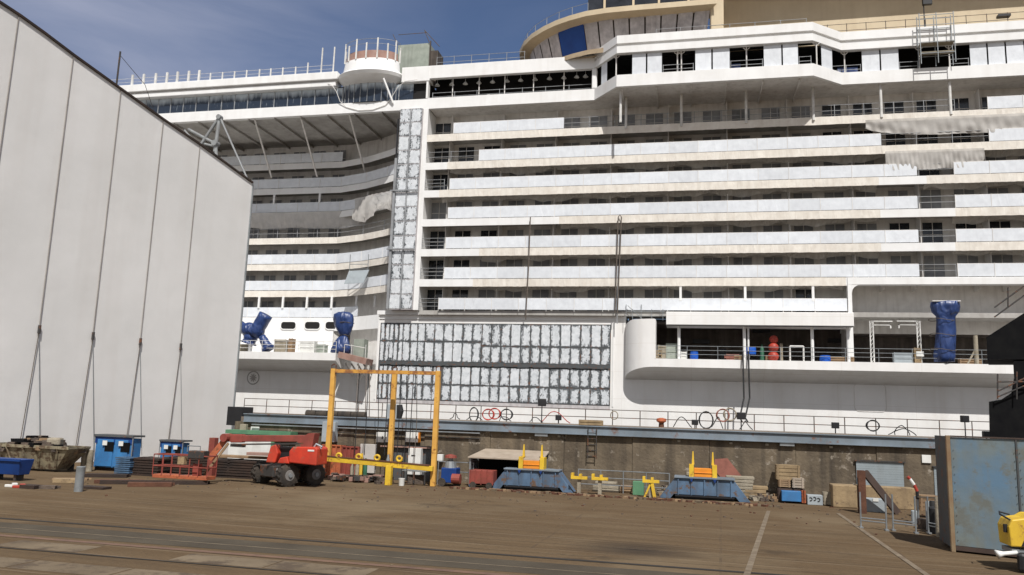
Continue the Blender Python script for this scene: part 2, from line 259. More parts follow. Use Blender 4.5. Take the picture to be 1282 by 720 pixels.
class MB:
    def __init__(s): s.v = []; s.f = []; s.m = []; s.uv = {}
    def add(s, vs, fs, mi=0, uvs=None):
        o = len(s.v); s.v += [Vector(p) for p in vs]
        for k, f in enumerate(fs):
            if uvs: s.uv[len(s.f)] = uvs[k]
            s.f.append([i+o for i in f]); s.m.append(mi)
        return s
    def box(s, x0, x1, y0, y1, z0, z1, mi=0):
        if x0 > x1: x0, x1 = x1, x0
        if y0 > y1: y0, y1 = y1, y0
        if z0 > z1: z0, z1 = z1, z0
        return s.add([(x, y, z) for z in (z0, z1) for y in (y0, y1) for x in (x0, x1)],
                     [(0, 2, 3, 1), (4, 5, 7, 6), (0, 1, 5, 4), (2, 6, 7, 3), (0, 4, 6, 2), (1, 3, 7, 5)], mi)
    def rbox(s, c, sx, sy, sz, rz=0, mi=0, lean=0):       # c = centre of the base; rotated about z
        ca, sa = math.cos(rz), math.sin(rz); vs = []
        for z in (0, sz):
            for y in (-sy/2, sy/2):
                for x in (-sx/2, sx/2):
                    vs.append((c[0]+x*ca-y*sa + lean*z, c[1]+x*sa+y*ca, c[2]+z))
        return s.add(vs, [(0, 2, 3, 1), (4, 5, 7, 6), (0, 1, 5, 4), (2, 6, 7, 3), (0, 4, 6, 2), (1, 3, 7, 5)], mi)
    def bar(s, a, b, w, h=None, mi=0, up=(0, 0, 1)):
        a = Vector(a); b = Vector(b); h = h or w; d = (b-a).normalized(); u = Vector(up)
        if abs(d.dot(u)) > 0.95: u = Vector((0, 1, 0))
        sd = d.cross(u).normalized(); u = sd.cross(d)
        vs = [p+sd*x*w/2+u*y*h/2 for p in (a, b) for y in (-1, 1) for x in (-1, 1)]
        return s.add(vs, [(0, 2, 3, 1), (4, 5, 7, 6), (0, 1, 5, 4), (2, 6, 7, 3), (0, 4, 6, 2), (1, 3, 7, 5)], mi)
    def tube(s, pts, r, n=8, mi=0, cap=True):
        pts = [Vector(p) for p in pts]; rr = r if isinstance(r, (list, tuple)) else [r]*len(pts)
        rings = []; pu = None
        for i, p in enumerate(pts):
            d = (pts[min(i+1, len(pts)-1)]-pts[max(i-1, 0)]).normalized()
            u = pu if pu is not None else (Vector((0, 0, 1)) if abs(d.z) < 0.9 else Vector((1, 0, 0)))
            u = (u-d*u.dot(d)).normalized(); pu = u; sd = d.cross(u)
            rings.append([p+(u*math.cos(2*PI*k/n)+sd*math.sin(2*PI*k/n))*rr[i] for k in range(n)])
        vs = [q for ring in rings for q in ring]; fs = []
        for i in range(len(pts)-1):
            for k in range(n): fs.append((i*n+k, i*n+(k+1) % n, (i+1)*n+(k+1) % n, (i+1)*n+k))
        if cap: fs += [tuple(range(n))[::-1], tuple((len(pts)-1)*n+k for k in range(n))]
        return s.add(vs, fs, mi)
    def cyl(s, a, b, r0, r1=None, n=16, mi=0): return s.tube([a, b], [r0, r0 if r1 is None else r1], n, mi)
    def prism(s, poly, vec, mi=0):                         # polygon (3-D points) pushed along vec
        n = len(poly); vec = Vector(vec); vs = [Vector(p) for p in poly]+[Vector(p)+vec for p in poly]
        return s.add(vs, [tuple(range(n))[::-1], tuple(range(n, 2*n))]+[(i, (i+1) % n, n+(i+1) % n, n+i) for i in range(n)], mi)
    def quad(s, a, b, c, d, mi=0, uv=True): return s.add([a, b, c, d], [(0, 1, 2, 3)], mi, [[(0, 0), (1, 0), (1, 1), (0, 1)]] if uv else None)
    def strip(s, lo, hi, mi=0, closed=False, uo=(0, 0)):              # wall between two polylines
        n = len(lo); vs = [Vector(p) for p in lo]+[Vector(p) for p in hi]
        e = .9999 if uo != (0, 0) else 1
        uvs = [[(uo[0]+i/(n-1)*e, uo[1]), (uo[0]+(i+1)/(n-1)*e, uo[1]), (uo[0]+(i+1)/(n-1)*e, uo[1]+e), (uo[0]+i/(n-1)*e, uo[1]+e)] for i in range(n-1)]
        return s.add(vs, [(i, i+1, n+i+1, n+i) for i in range(n-1)], mi, uvs)
    def build(s, name, mats, parent=None, smooth=False, bevel=0, org=None):
        if parent is not None: org = ORG[parent.name]
        elif org is None:
            xs = [p.x for p in s.v]; ys = [p.y for p in s.v]; org = Vector(((min(xs)+max(xs))/2, (min(ys)+max(ys))/2, min(p.z for p in s.v)))
        org = Vector(org)
        me = bpy.data.meshes.new(name); me.from_pydata([p-org for p in s.v], [], s.f)
        if isinstance(mats, str): mats = [mats]
        for q in mats: me.materials.append(MATS[q])
        me.polygons.foreach_set('material_index', s.m)
        if s.uv:
            ul = me.uv_layers.new(name='UVMap')
            for i, u in s.uv.items():
                for k, li in enumerate(me.polygons[i].loop_indices): ul.data[li].uv = u[k]
        if smooth: me.polygons.foreach_set('use_smooth', [True]*len(me.polygons))
        me.update(); o = bpy.data.objects.new(name, me); col.objects.link(o)
        if smooth and smooth != 'all':
            md = o.modifiers.new('es', 'EDGE_SPLIT'); md.split_angle = math.radians(38)
        if bevel:
            md = o.modifiers.new('bv', 'BEVEL'); md.width = bevel; md.segments = 2; md.limit_method = 'ANGLE'
        if parent is not None:
            o.parent = parent; ORG[o.name] = org
        else:
            o.location = org; ORG[o.name] = org
        return o
ORG = {}
def tag(o, label=None, cat=None, group=None, kind=None):
    if label: o['label'] = label
    if cat: o['category'] = cat
    if group: o['group'] = group
    if kind: o['kind'] = kind
    return o
def thing(name, loc, label, cat, group=None):
    o = bpy.data.objects.new(name, None); col.objects.link(o); o.location = loc; o.empty_display_size = 0.3; ORG[o.name] = Vector(loc)
    return tag(o, label, cat, group)
def copy_tree(o, parent=None, offset=(0, 0, 0), label=None):
    c = o.copy(); col.objects.link(c); c.parent = parent
    if parent is None: c.location = o.location + Vector(offset)
    if label: c['label'] = label
    for ch in [x for x in bpy.data.objects if x.parent == o]: copy_tree(ch, c)
    return c
def struct(o): o['kind'] = 'structure'; return o
def frange(a, b, st):
    r = []
    while a < b-1e-6: r.append(a); a += st
    return r
# ================================================================== GROUND
g = MB(); g.quad((-2500, -800, 0), (2500, -800, 0), (2500, 34.6, 0), (-2500, 34.6, 0))
g.quad((-2500, 34.6, 0), (-21, 34.6, 0), (-21, 60, 0), (-2500, 60, 0))
g.quad((-2500, 60, -0.0), (-85, 60, 0), (-85, 3000, 0), (-2500, 3000, 0)); g.quad((85, 60, 0), (2500, 60, 0), (2500, 3000, 0), (85, 3000, 0))
struct(g.build('ground', 'yard_ground', org=(0, 0, 0)))
def gsheet(name, poly, m_, z): o = MB().add([(p[0], p[1], z) for p in poly], [tuple(range(len(poly)))]).build(name, m_, org=(0, 0, 0)); return struct(o)
gsheet('road', [(-60, 15.75), (40, 15.75), (40, 17.0), (-60, 17.0)], 'ground_strip', 0.004)
gsheet('rail_slot', [(-60, 17.35), (40, 17.58), (40, 17.74), (-60, 17.50)], 'groove', 0.008)
gsheet('track', [(-60, 15.3), (40, 15.3), (40, 15.5), (-60, 15.5)], 'rail_rust', 0.008)
gsheet('rail_slot', [(-60, 14.15), (40, 14.15), (40, 14.22), (-60, 14.22)], 'groove', 0.010)
gsheet('painted_line', [(-60, 16.28), (40, 16.28), (40, 16.33), (-60, 16.33)], 'line_paint', 0.008)
l1a, l1b = atz(962, 640), atz(934, 722)
gsheet('painted_line', [(l1a.x-.06, l1a.y), (l1a.x+.07, l1a.y), (l1b.x+.07, l1b.y), (l1b.x-.06, l1b.y)], 'line_paint', 0.012)
p1, p2 = atz(1049, 643), atz(1200, 748)
gsheet('painted_line', [(p1.x-.06, p1.y), (p1.x+.07, p1.y), (p2.x+.07, p2.y), (p2.x-.06, p2.y)], 'line_paint', 0.012)
for (xa_, xb_, y_) in ((-60, -7.4, 17.78), (-5, 40, 18.15), (-60, 40, 19.6)): gsheet('slab_joint', [(xa_, y_-.012), (xb_, y_-.012), (xb_, y_+.012), (xa_, y_+.012)], 'slab_pale', 0.006)
rr = random.Random(3)
for x in frange(-14, 2, 2.05):
    for k, y in enumerate((14.3, 13.45, 12.6)):
        if rr.random() < 0.4: gsheet('slab', [(x, y), (x+2.0, y), (x+2.0, y+.78), (x, y+.78)], 'slab_pale', 0.004)
# dark lip of rust and grit where the paving meets the strip in front of the quay wall
# ================================================================== QUAY
QY = 34.5
dk = MB(); dk.box(-21, 140, QY+.5, 61, 0, 2.5); struct(dk.build('dock_floor', 'quay_top', org=(0, 48, 0)))
dk = MB(); dk.box(-200, -21.02, 56, 61, -8, 2.5); dk.box(-21, 140, 60.4, 61.0, -8, -0.01)
struct(dk.build('dock_edge', 'quay_top', org=(0, 58, 0)))
dk = MB(); dk.quad((-200, 61, -8), (200, 61, -8), (200, 130, -8), (-200, 130, -8)); struct(dk.build('dock_bottom', 'groove', org=(0, 80, -8)))
qw = thing('quay_wall', (5, QY, 0), 'long stained brown concrete dock wall behind the yard, capped by a blue-grey beam', 'dock wall')
mb = MB()
x = -21.0; k = 0
while x < 60:
    wd = 2.9+0.6*((k*37) % 5)/5
    mb.box(x, min(x+wd, 60)-0.015, QY+0.02*((k*7) % 3), QY+.49, 0, 2.28); x += wd; k += 1
mb.build('wall_face', 'concrete_wall', qw)
mb = MB(); mb.box(-20.5, 60, QY-.10, QY+.3, 2.30, 2.62); mb.box(-20.5, 60, QY-.17, QY+.35, 2.622, 2.66); mb.box(-20.5, 60, QY-.17, QY-.02, 2.27, 2.30)
mb.build('coping_beam', 'blue_grey_beam', qw)
mb = MB(); mb.cyl((-20, QY-.2, 2.16), (-9, QY-.2, 2.16), 0.03, n=6); mb.build('pipe', 'galv', qw)
mb = MB(); mb.cyl((-17, QY-.08, 1.95), (-9, QY-.08, 1.93), 0.022, n=6); mb.build('pipe', 'dark_metal', qw)
for px in (575, 645, 700, 850, 915, 960, 1040):
    p = at(px, 552, QY); MB().box(p.x-.06, p.x+.06, QY-.05, QY+.01, 2.12, 2.2).build('bracket', 'pale_block', qw)
for px in (678, 985):
    p = at(px, 552, QY); MB().box(p.x-.28, p.x+.28, QY-.12, QY-.0, 2.14, 2.26).build('bulkhead_lamp', 'galv', qw)
# shutters let into the wall
for (a, b_, top, bot) in ((1072, 1131, 1.66, 0.02), (1169, 1200, 1.55, 0.02)):
    x0, x1 = at(a, 590, QY).x, at(b_, 590, QY).x
    mb = MB(); n = 18
    for i in range(n): mb.box(x0, x1, QY-.03-(.004 if i % 2 else 0), QY-.002, bot+(top-bot)*i/n, bot+(top-bot)*(i+1)/n-.004)
    sh = mb.build('shutter_door', 'shutter_blue', qw)
    MB().box(x0-.06, x1+.06, QY-.09, QY-.001, top+.005, top+.05).build('shutter_box', 'dark_metal', sh)
# pale patches of render and red painted patch on wall
mb = MB(); a, b_ = at(895, 578, QY), at(925, 592, QY)
mb.add([(a.x, QY-.006, 1.5), (a.x+.5, QY-.006, 1.55), (b_.x, QY-.006, 1.0), (b_.x+.2, QY-.006, .75), (a.x+.2, QY-.006, .8), (a.x-.05, QY-.006, 1.1)], [(0, 1, 2, 3, 4, 5)]); mb.build('red_patch', 'brick_red', qw)
def sign(px0, px1, py0, py1, label, m_='cabinet_white', Y=QY-.06, name='sign_board', cat='sign'):
    a, b_ = at(px0, py0, Y), at(px1, py1, Y)
    mb = MB(); mb.box(a.x, b_.x, Y, Y+.045, b_.z, a.z); return tag(mb.build(name, m_, bevel=.008), label, cat)
sign(1154, 1166, 569.5, 580, 'small blank white square board high on the dock wall near the blue container')
sign(314, 324, 534, 541, 'small white square board on the dock wall above the boom lift')
# ================================================================== SHIP
Y0 = 70.0
ship = thing('cruise_ship', (0, Y0, 0), 'huge unfinished white cruise ship in the dock with stacked balcony decks', 'cruise ship')
FL = [12.37, 15.25, 18.12, 21.0, 23.82, 26.55, 29.35]; TOP = 32.03
XR = 42.0; XL = -80.0; YH = 70.6; YL = 76.8
mb = MB(); mb.box(XL, XR, YH, 92, -7.5, 6.55); mb.box(-28.75, -5.6, YH, 80, 6.55, 11.95); mb.build('hull', 'hull_white', ship)
mb = MB(); mb.box(-28.95, -5.9, YH-.22, YH+.6, 11.96, 12.34); mb.box(-28.85, -5.6, YH-.08, YH+.4, 11.55, 11.62); mb.build('hull_ledge', 'white_paint', ship)
# welded door outline on hull
def outline(x0, x1, z0, z1, Y, r, w_, name, m_):
    pts = []
    for cx, cz, a0 in ((x1-r, z1-r, 0), (x0+r, z1-r, 90), (x0+r, z0+r, 180), (x1-r, z0+r, 270)):
        for k in range(5): a = math.radians(a0+22.5*k); pts.append((cx+r*math.cos(a), Y, cz+r*math.sin(a)))
    pts.append(pts[0]); MB().tube(pts, w_, 6, cap=False).build(name, m_, ship)
a, b_ = at(1069, 480, YH), at(1110, 516, YH); outline(a.x, b_.x, b_.z, a.z, YH, .35, .035, 'shell_door_outline', 'inner_white')
p = at(317, 473, YH)
mb = MB(); ring = [(p.x+.62*math.cos(i*PI/12), YH-.01, p.z+.62*math.sin(i*PI/12)) for i in range(25)]; mb.tube(ring, .05, 6, cap=False)
em = mb.build('emblem_ring', 'under_deck', ship)
mb = MB()
for k in range(9):
    a = k*2*PI/9; mb.cyl((p.x, YH-.02, p.z), (p.x+.36*math.cos(a), YH-.03, p.z+.36*math.sin(a)*1.1), .09, .04, 6)
mb.build('emblem', 'under_deck', em)
# primed plating: four rows of plates, narrower towards the left
rj = random.Random(11)
xs = [-28.55]; 
while xs[-1] < -7.1: xs.append(xs[-1]+(0.45 if xs[-1] < -26.7 else 0.72 if xs[-1] < -24.5 else 0.91))
xs[-1] = -6.95
rows = [(9.0, 11.12), (7.62, 8.96), (7.0, 7.55), (5.1, 6.95), (4.1, 5.05)]
mb = MB()
for ri, (z0, z1) in enumerate([(9.15, 11.15), (7.60, 9.1), (5.55, 7.22), (4.1, 5.5)]):
    for i in range(len(xs)-1):
        sh = .35*(1 if ri == 0 and xs[i] < -19 else 0)
        j = lambda s_=.05: rj.uniform(-s_, s_)
        lo, hi = z0+(sh if ri == 0 else 0), z1+(.35 if ri == 1 and xs[i] < -19 else 0)
        x0, x1 = xs[i]+.045+rj.uniform(-.03, .04), xs[i+1]-.045+rj.uniform(-.04, .03)
        n = 4; o = YH-.05+j(.01)
        lop = [(x0+(x1-x0)*q/n, o, lo+.05+j(.03)) for q in range(n+1)]; hip = [(x0+(x1-x0)*q/n, o, hi-.04+j(.03)) for q in range(n+1)]
        mb.strip(lop, hip, uo=(i+1, ri+1))
mb.build('primed_plating', 'primed_plate', ship)
MB().box(-28.6, -6.9, YH-.03, YH-.004, 4.02, 11.2).build('plating_backing', 'cont_dark', ship)
mb = MB(); mb.box(-28.6, -6.9, YH-.045, YH-.031, 3.75, 4.04, 0); mb.build('plating_edge', 'film_grey', ship)
mb = MB()
for i in range(60):
    xx = -28.4+i*.355; mb.box(xx, xx+.36, YH-.14, YH-.04, 7.27+rj.uniform(-.05, .03), 7.53+rj.uniform(-.04, .06))
mb.build('scraped_band', 'cont_dark', ship)
for x in (-6.72, -28.84): MB().box(x, x+.1, YH-.06, YH-.002, 4.0, 11.9).build('plating_frame', 'white_paint', ship)

# ---- sponson: promenade ledge with rounded end, both sides
def sponson(xa, xb, end_left, end_right, name):
    """floor z 8.1, outer edge Y 68.5, underside slopes up from hull"""
    Yf, zt, zb, zi = 68.5, 8.12, 7.42, 6.40
    R1 = 2.6; pl = []
    n = 10
    if end_left:
        for k in range(n+1):
            a = PI/2*k/n; pl.append((xa+R1-R1*math.cos(a), YH-(YH-Yf)*math.sin(a)))
    else: pl.append((xa, Yf))
    if end_right:
        for k in range(n, -1, -1):
            a = PI/2*k/n; pl.append((xb-R1*.6+R1*.6*math.cos(a), YH-(YH-Yf)*math.sin(a)))
    else: pl.append((xb, Yf))
    zbt = lambda y: zi+(zb-zi)*(YH-y)/(YH-Yf)
    mb = MB(); mb.strip([(x, y, zbt(y)) for x, y in pl], [(x, y, zt) for x, y in pl])
    mb.strip([(x, YH+.02, zi) for x, y in pl], [(x, y, zbt(y)) for x, y in pl])
    mb.strip([(x, y, zt) for x, y in pl], [(x, YH+6.4, zt) for x, y in pl])
    return mb, pl
mb, plR = sponson(-5.61, 25.6, True, True, 'r'); sp = mb.build('promenade_ledge', 'hull_white', ship, smooth=True)
mb, plL = sponson(-80, -32.0, False, False, 'l')
mb.add([(-32, 68.5, 7.42), (-32, YH, 6.4), (-32, YH+6, 6.4), (-32, YH+6, 8.12), (-32, 68.5, 8.12)], [(0, 1, 2, 3, 4)])
mb.build('promenade_ledge', 'hull_white', ship)
# rounded shell wall at the left end of the right promenade
pw = [p for p in plR if p[0] < -2.7 and p[0] >= -5.7]
mb = MB(); zbt = lambda y: 6.40+(7.42-6.40)*(YH-y)/(2.1)
mb.strip([(x, y-.01, zbt(y)) for x, y in pw], [(x, y-.01, 11.15+.35*min(1, (x+5.61)/.6)) for x, y in pw])
mb.strip([(x, y-.01, 11.15+.35*min(1, (x+5.61)/.6)) for x, y in pw], [(x, 71.4, 11.5) for x, y in pw])
mb.box(pw[-1][0], pw[-1][0]+.09, 68.5, 70.5, 8.1, 11.45)
mb.build('rounded_shell', 'hull_white', ship, smooth=True)
# promenade interior (right)
mb = MB(); mb.box(-5.3, 13.4, 74.6, 74.9, 8.13, 12.2); mb.box(-5.35, -5.2, 70.7, 74.6, 8.13, 12.2); mb.build('promenade_back_wall', 'dark_brown', ship)
mb = MB(); mb.box(-5.5, 12.75, 70.7, 74.6, 11.3, 11.5); mb.build('promenade_ceiling', 'dark_brown', ship)
mb = MB(); mb.box(-2.05, 12.85, 68.5, 69.1, 10.96, 12.1); mb.box(-2.05, 12.85, 69.1, 70.4, 11.9, 12.1); mb.box(-2.05, 12.85, 68.5, 70.75, 10.96, 11.05)
mb.build('edge_beam', 'hull_white', ship, bevel=.03)
for px, sk in ((850, 0), (932, 0), (937, 0), (1017, 0), (1062, 0)):
    p = at(px, 430, 69.3); MB().cyl((p.x, 69.3, 8.12), (p.x, 69.3, 10.96), .13 if px != 937 else .08, n=12).build('column', 'white_paint', ship)
for i in range(3):   # dark equipment fixed at the back wall
    p = at((955, 880, 1050)[i], (415, 428, 427)[i], 74.5); MB().box(p.x-.9, p.x+.6, 74.2, 74.59, p.z-.15, p.z+.2).build('cable_tray', 'lamp_black', ship)
# lifeboat recess (right of X 13)
mb = MB(); mb.box(12.75, XR, 74.0, 74.2, 11.0, 15.0); mb.box(12.8, 12.95, 70.2, 74, 8.13, 15.0)
mb.build('recess_wall', 'inner_white', ship)
mb = MB(); mb.box(12.98, XR, 76.0, 76.2, 8.13, 11.2); mb.box(12.98, XR, 74.05, 76.0, 10.9, 10.99); mb.build('recess_back', 'dark_brown', ship)
def oval(cx, cz, w_, h_, Y, name='porthole_window', glass='filmed_glass'):
    r = h_/2*.8; pts = []
    for qx, qz, a0 in ((cx+w_/2-r, cz+h_/2-r, 0), (cx-w_/2+r, cz+h_/2-r, 90), (cx-w_/2+r, cz-h_/2+r, 180), (cx+w_/2-r, cz-h_/2+r, 270)):
        for k in range(5): a = math.radians(a0+22.5*k); pts.append((qx+r*math.cos(a), Y, qz+r*math.sin(a)))
    o = MB().tube(pts+[pts[0]], .06, 6, cap=False).build(name, 'white_paint', ship)
    MB().prism([(p[0], Y-.03, p[2]) for p in pts], (0, .028, 0)).build('pane', glass, o)
for px, py in ((1082, 379), (1125, 379.5), (1164, 380), (1215, 380.5), (1258, 381)):
    p = at(px, py, 73.95); oval(p.x, p.z, 1.55, .95, 73.97)
# white beam over the recess and its posts
mb = MB(); mb.box(12.7, XR, 69.85, 70.6, 14.62, 15.22); mb.box(12.7, XR, 70.6, 74.2, 14.95, 15.15)
for s_ in (12.70,): mb.box(s_, s_+.32, 69.86, 70.59, 8.13, 14.62)
mb.build('recess_beam', 'white_paint', ship, bevel=.02)
mb = MB(); Rr = .7
mb.prism([(13.02, 69.87, 14.62), (13.02, 69.87, 14.62-Rr)]+[(13.02+Rr-Rr*math.cos(a), 69.87, 14.62-Rr+Rr*math.sin(a)) for a in (PI/8, PI/4, 3*PI/8)]+[(13.02+Rr, 69.87, 14.62)], (0, .7, 0)); mb.build('corner_gusset', 'white_paint', ship)
for px in (1103, 1143, 1187, 1222, 1258):
    p = at(px, 362, 72); mb = MB(); mb.box(p.x-.06, p.x+.06, 70.8, 73.95, 14.4, 14.93)
    mb.add([(p.x-.05, 73.9, 14.5), (p.x-.05, 73.9, 12.2 if px in (1103, 1187) else 13.8), (p.x-.05, 73.1, 14.5), (p.x+.05, 73.9, 14.5), (p.x+.05, 73.9, 12.2 if px in (1103, 1187) else 13.8), (p.x+.05, 73.1, 14.5)], [(0, 1, 2), (3, 5, 4), (0, 2, 5, 3), (1, 4, 5, 2)]); mb.build('bracket', 'inner_white', ship)
# ---- balcony decks of the right block
XB0 = -24.75
mb = MB(); mb.box(XB0, XR, 72.4, 72.6, 12.0, TOP+.1); mb.build('cabin_wall', 'inner_white', ship)
mb = MB(); mb.box(-25.25, -24.75, 69.95, 72.6, 12.35, TOP-.02); mb.build('end_column', 'white_paint', ship)
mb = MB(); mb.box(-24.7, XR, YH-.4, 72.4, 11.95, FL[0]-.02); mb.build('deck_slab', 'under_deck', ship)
def P_x(px, py): return at(px, py, Y0).x
seg_white = {3: [(P_x(527, 290), P_x(700, 280)), (P_x(1102, 268), P_x(1196, 268))], 2: [(XB0, P_x(600, 320)), (P_x(1103, 312), P_x(1196, 312))],
             1: [(XB0, P_x(592, 357)), (12.6, XR)], 4: [(P_x(1100, 228), P_x(1160, 228)), (XB0, XB0+1.5)], 5: [(XB0, P_x(560, 210))], 6: []}
for k in range(1, 7):
    z = FL[k]
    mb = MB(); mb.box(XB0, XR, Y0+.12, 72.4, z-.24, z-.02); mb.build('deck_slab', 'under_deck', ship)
    x = XB0; segs = sorted(seg_white.get(k, []))
    cuts = [XB0]+[v for s_ in segs for v in s_]+[XR]
    cuts = sorted(set(round(c_, 3) for c_ in cuts))
    for a, b_ in zip(cuts[:-1], cuts[1:]):
        wht = any(s0-.01 <= a and b_ <= s1+.01 for s0, s1 in segs)
        mb = MB()
        if wht: mb.box(a, b_, Y0-.06, Y0+.119, z-.70, z-.01)
        else:
            n = max(2, int((b_-a)/.28)); lo = []; hi = []
            for i in range(n+1):
                xx = a+(b_-a)*i/n; lo.append((xx, Y0-.05+rj.uniform(-.02, .02), z-.71+rj.uniform(-.012, .012))); hi.append((xx, Y0-.07+rj.uniform(-.02, .02), z+.0))
            mb.strip(lo, hi); mb.strip([(q[0], Y0+.7, q[2]+.30) for q in lo], lo)
            mb.add([lo[0], hi[0], (a, Y0+.11, z), (a, Y0+.11, z-.5)], [(0, 1, 2, 3)])
        if not wht and k < 6:
            n = max(3, int((b_-a)/.22)); l2 = []; h2 = []; p1s = rj.uniform(0, 6)
            for i in range(n+1):
                xx = a+(b_-a)*i/n; l2.append((xx, Y0+1.0+.1*math.sin(xx*5), z-.72-.42*abs(math.sin(xx*.55+p1s))*abs(math.sin(xx*.21+k))-.06*math.sin(xx*3.1))); h2.append((xx, Y0+.5, z-.26))
            mb.strip(l2, h2, 1)
        mb.build('deck_edge' if wht else 'wrapped_deck_edge', 'white_paint' if wht else ['beige_wrap', 'veil_film'], ship, smooth=False)
# screens
def screen_specs():
    sp = []
    def run(k, a, b_, Yf=Y0, pitch=2.52):
        n = max(1, round((b_-a)/pitch))
        for i in range(n): sp.append((k, a+(b_-a)*i/n, a+(b_-a)*(i+1)/n, Yf))
    run(0, P_x(549, 380), 12.65); run(1, P_x(556, 342), P_x(1151, 337)); run(1, P_x(1199, 337), 32)
    run(2, P_x(558, 301), P_x(1150, 297)); run(2, P_x(1197, 297), 32)
    run(3, P_x(561, 264), P_x(1149, 254)); run(3, P_x(1196, 254), 32)
    run(4, P_x(563, 232), P_x(1148, 212)); run(4, P_x(1194, 209), 32)
    run(5, P_x(600, 190), P_x(1103, 173)); run(5, P_x(1238, 165), 32)
    run(6, P_x(568, 158), P_x(706, 152)); run(6, P_x(1236, 122), 32)
    return sp
sp = screen_specs()
# screens nearest the camera (lower decks, middle of the picture) first
sp.sort(key=lambda s_: (abs((s_[1]+s_[2])/2)*.5+FL[s_[0]]))
def screen_mesh(mb, s_):
    k, a, b_, Yf = s_; z = FL[k]
    mb.box(a+.012, b_-.012, Yf+.0, Yf+.05, z+.06, z+1.08)
    mb.box(a-.02, a+.02, Yf-.03, Yf-.002, z-.12, z+1.14, 1); mb.box(a+.03, b_-.03, Yf+.004, Yf+.045, z+1.083, z+1.12, 1)
rest = MB()
for i, s_ in enumerate(sp):
    if i < 68: mb = MB(); screen_mesh(mb, s_); mb.build('balcony_screen', ['screen_film', 'inner_white'], ship)
    else: screen_mesh(rest, s_)
# left recess screens appended below (see LEFT RECESS); windows
def window(mb, x, z, w_, h_, Y, dark, cols=2, rows_=2):
    mb.box(x-w_/2, x+w_/2, Y-.03, Y-.002, z, z+h_, 0 if dark else 1)
    fr = .05
    for i in range(cols+1): xx = x-w_/2+w_*i/cols; mb.box(xx-fr/2, xx+fr/2, Y-.07, Y-.031, z, z+h_, 2)
    for i in range(rows_+1): zz = z+h_*i/rows_; mb.box(x-w_/2+fr, x+w_/2-fr, Y-.065, Y-.032, zz-fr/2, zz+fr/2, 2)
wrest = MB(); wn_ = 0
wins = []
for k in range(7):
    for i in range(24):
        x = -24.05+2.595*i
        if i == 0: x += .1
        if k == 0 and x > 12: continue
        px = 0
        dark = False
        if i == 0 and k not in (3,): dark = True
        if i == 1 and k in (0, 1, 2, 5, 6): dark = True
        if i == 2 and k in (2, 5, 6): dark = True
        if x > 12 and k in (6, 5): dark = True
        if 15 < x < 21 and k in (2, 4): dark = True
        if x > 20 and k == 2: dark = True
        if k == 0 and 9.6 < x < 12: dark = True
        wins.append((k, x, dark))
wins.sort(key=lambda q: (0 if q[2] else 1, abs(q[1])))
for k, x, dark in wins:
    if wn_ < 88: mb = MB()
    else: mb = wrest
    window(mb, x, FL[k]+.08, 1.62, 2.2 if k != 6 else 1.95, 72.4, dark)
    if wn_ < 88: mb.build('cabin_window', ['dark_glass', 'filmed_glass', 'inner_white'], ship)
    wn_ += 1
tag(wrest.build('cabin_window', ['dark_glass', 'filmed_glass', 'inner_white'], ship), kind='stuff')
nd_ = 0
for k in range(0, 7):
    for i in range(12):
        x = -22.75+2.595*2*i
        if x > (12 if k == 0 else 33): continue
        MB().box(x-.03, x+.03, 70.9 if k < 6 else 71.4, 72.38, FL[k], (FL[k+1] if k < 6 else TOP)-.26).build('balcony_divider', 'inner_white', ship)
# rails where screens are missing
def rail_run(name, a, b_, z, Y, m_='rail_grey', hts=(.55, 1.05), post=2.4, r=.025, parent=None, lab=None):
    mb = MB()
    for h_ in hts: mb.cyl((a, Y, z+h_), (b_, Y, z+h_), r, n=6)
    n = max(1, round((b_-a)/post))
    for i in range(n+1): xx = a+(b_-a)*i/n; mb.cyl((xx, Y, z), (xx, Y, z+hts[-1]+.05), r*1.2, n=6)
    return mb.build(name, m_, parent or ship)
rail_run('guard_rail', P_x(706, 150), P_x(1195, 130), FL[6], Y0+.05)
rail_run('guard_rail', P_x(1103, 173), P_x(1238, 165), FL[5], Y0+.05)
rail_run('guard_rail', P_x(530, 190), P_x(600, 190), FL[5], Y0+.05)
for k, pz in ((1, 337), (2, 297), (3, 254), (4, 212)): rail_run('guard_rail', P_x(1150, pz), P_x(1197, pz), FL[k], Y0+.05)
for k, pz in ((0, 380), (1, 342), (2, 301), (4, 232)): rail_run('guard_rail', XB0, P_x(556, pz), FL[k], Y0+.05, hts=(.35, .7, 1.05))
# posts between decks 0 and 1
for px in (852, 933, 1018): p = at(px, 368, Y0); MB().box(p.x-.1, p.x+.1, Y0-.02, Y0+.2, FL[0]+.9, FL[1]-.7).build('post', 'white_paint', ship)
MB().box(P_x(773, 385)-.04, P_x(773, 385)+.04, Y0-.2, Y0-.1, 11.2, FL[1]-.7).build('pipe', 'rail_grey', ship)
# ---- tower of scraped plates
mb = MB(); TX0, TX1 = -27.5, -25.27
for i in range(7):
    z0 = 12.4+i*2.8; z1 = min(z0+2.8, TOP)
    for a, b_ in ((TX0, -26.45), (-26.35, TX1)):
        for q in range(2):
            zz0 = z0+(z1-z0)*q/2; zz1 = z0+(z1-z0)*(q+1)/2; o = Y0-.35
            mb.strip([(a, o, zz0+.04), ((a+b_)/2, o, zz0+.04), (b_, o, zz0+.04)], [(a, o, zz1-.04), ((a+b_)/2, o, zz1-.04), (b_, o, zz1-.04)], uo=(40+int(a*7) % 9, i*2+q+7))
tw = mb.build('stair_tower', 'primed_plate', ship)
mb = MB(); mb.box(TX0, TX1, Y0-.33, 77, 12.35, TOP-.03); mb.build('tower_core', 'film_grey', ship)
mb = MB(); mb.box(-26.46, -26.34, Y0-.45, Y0-.34, 12.4, TOP-.3); mb.box(-27.75, -27.52, Y0-.5, Y0-.2, 12.4, 27)
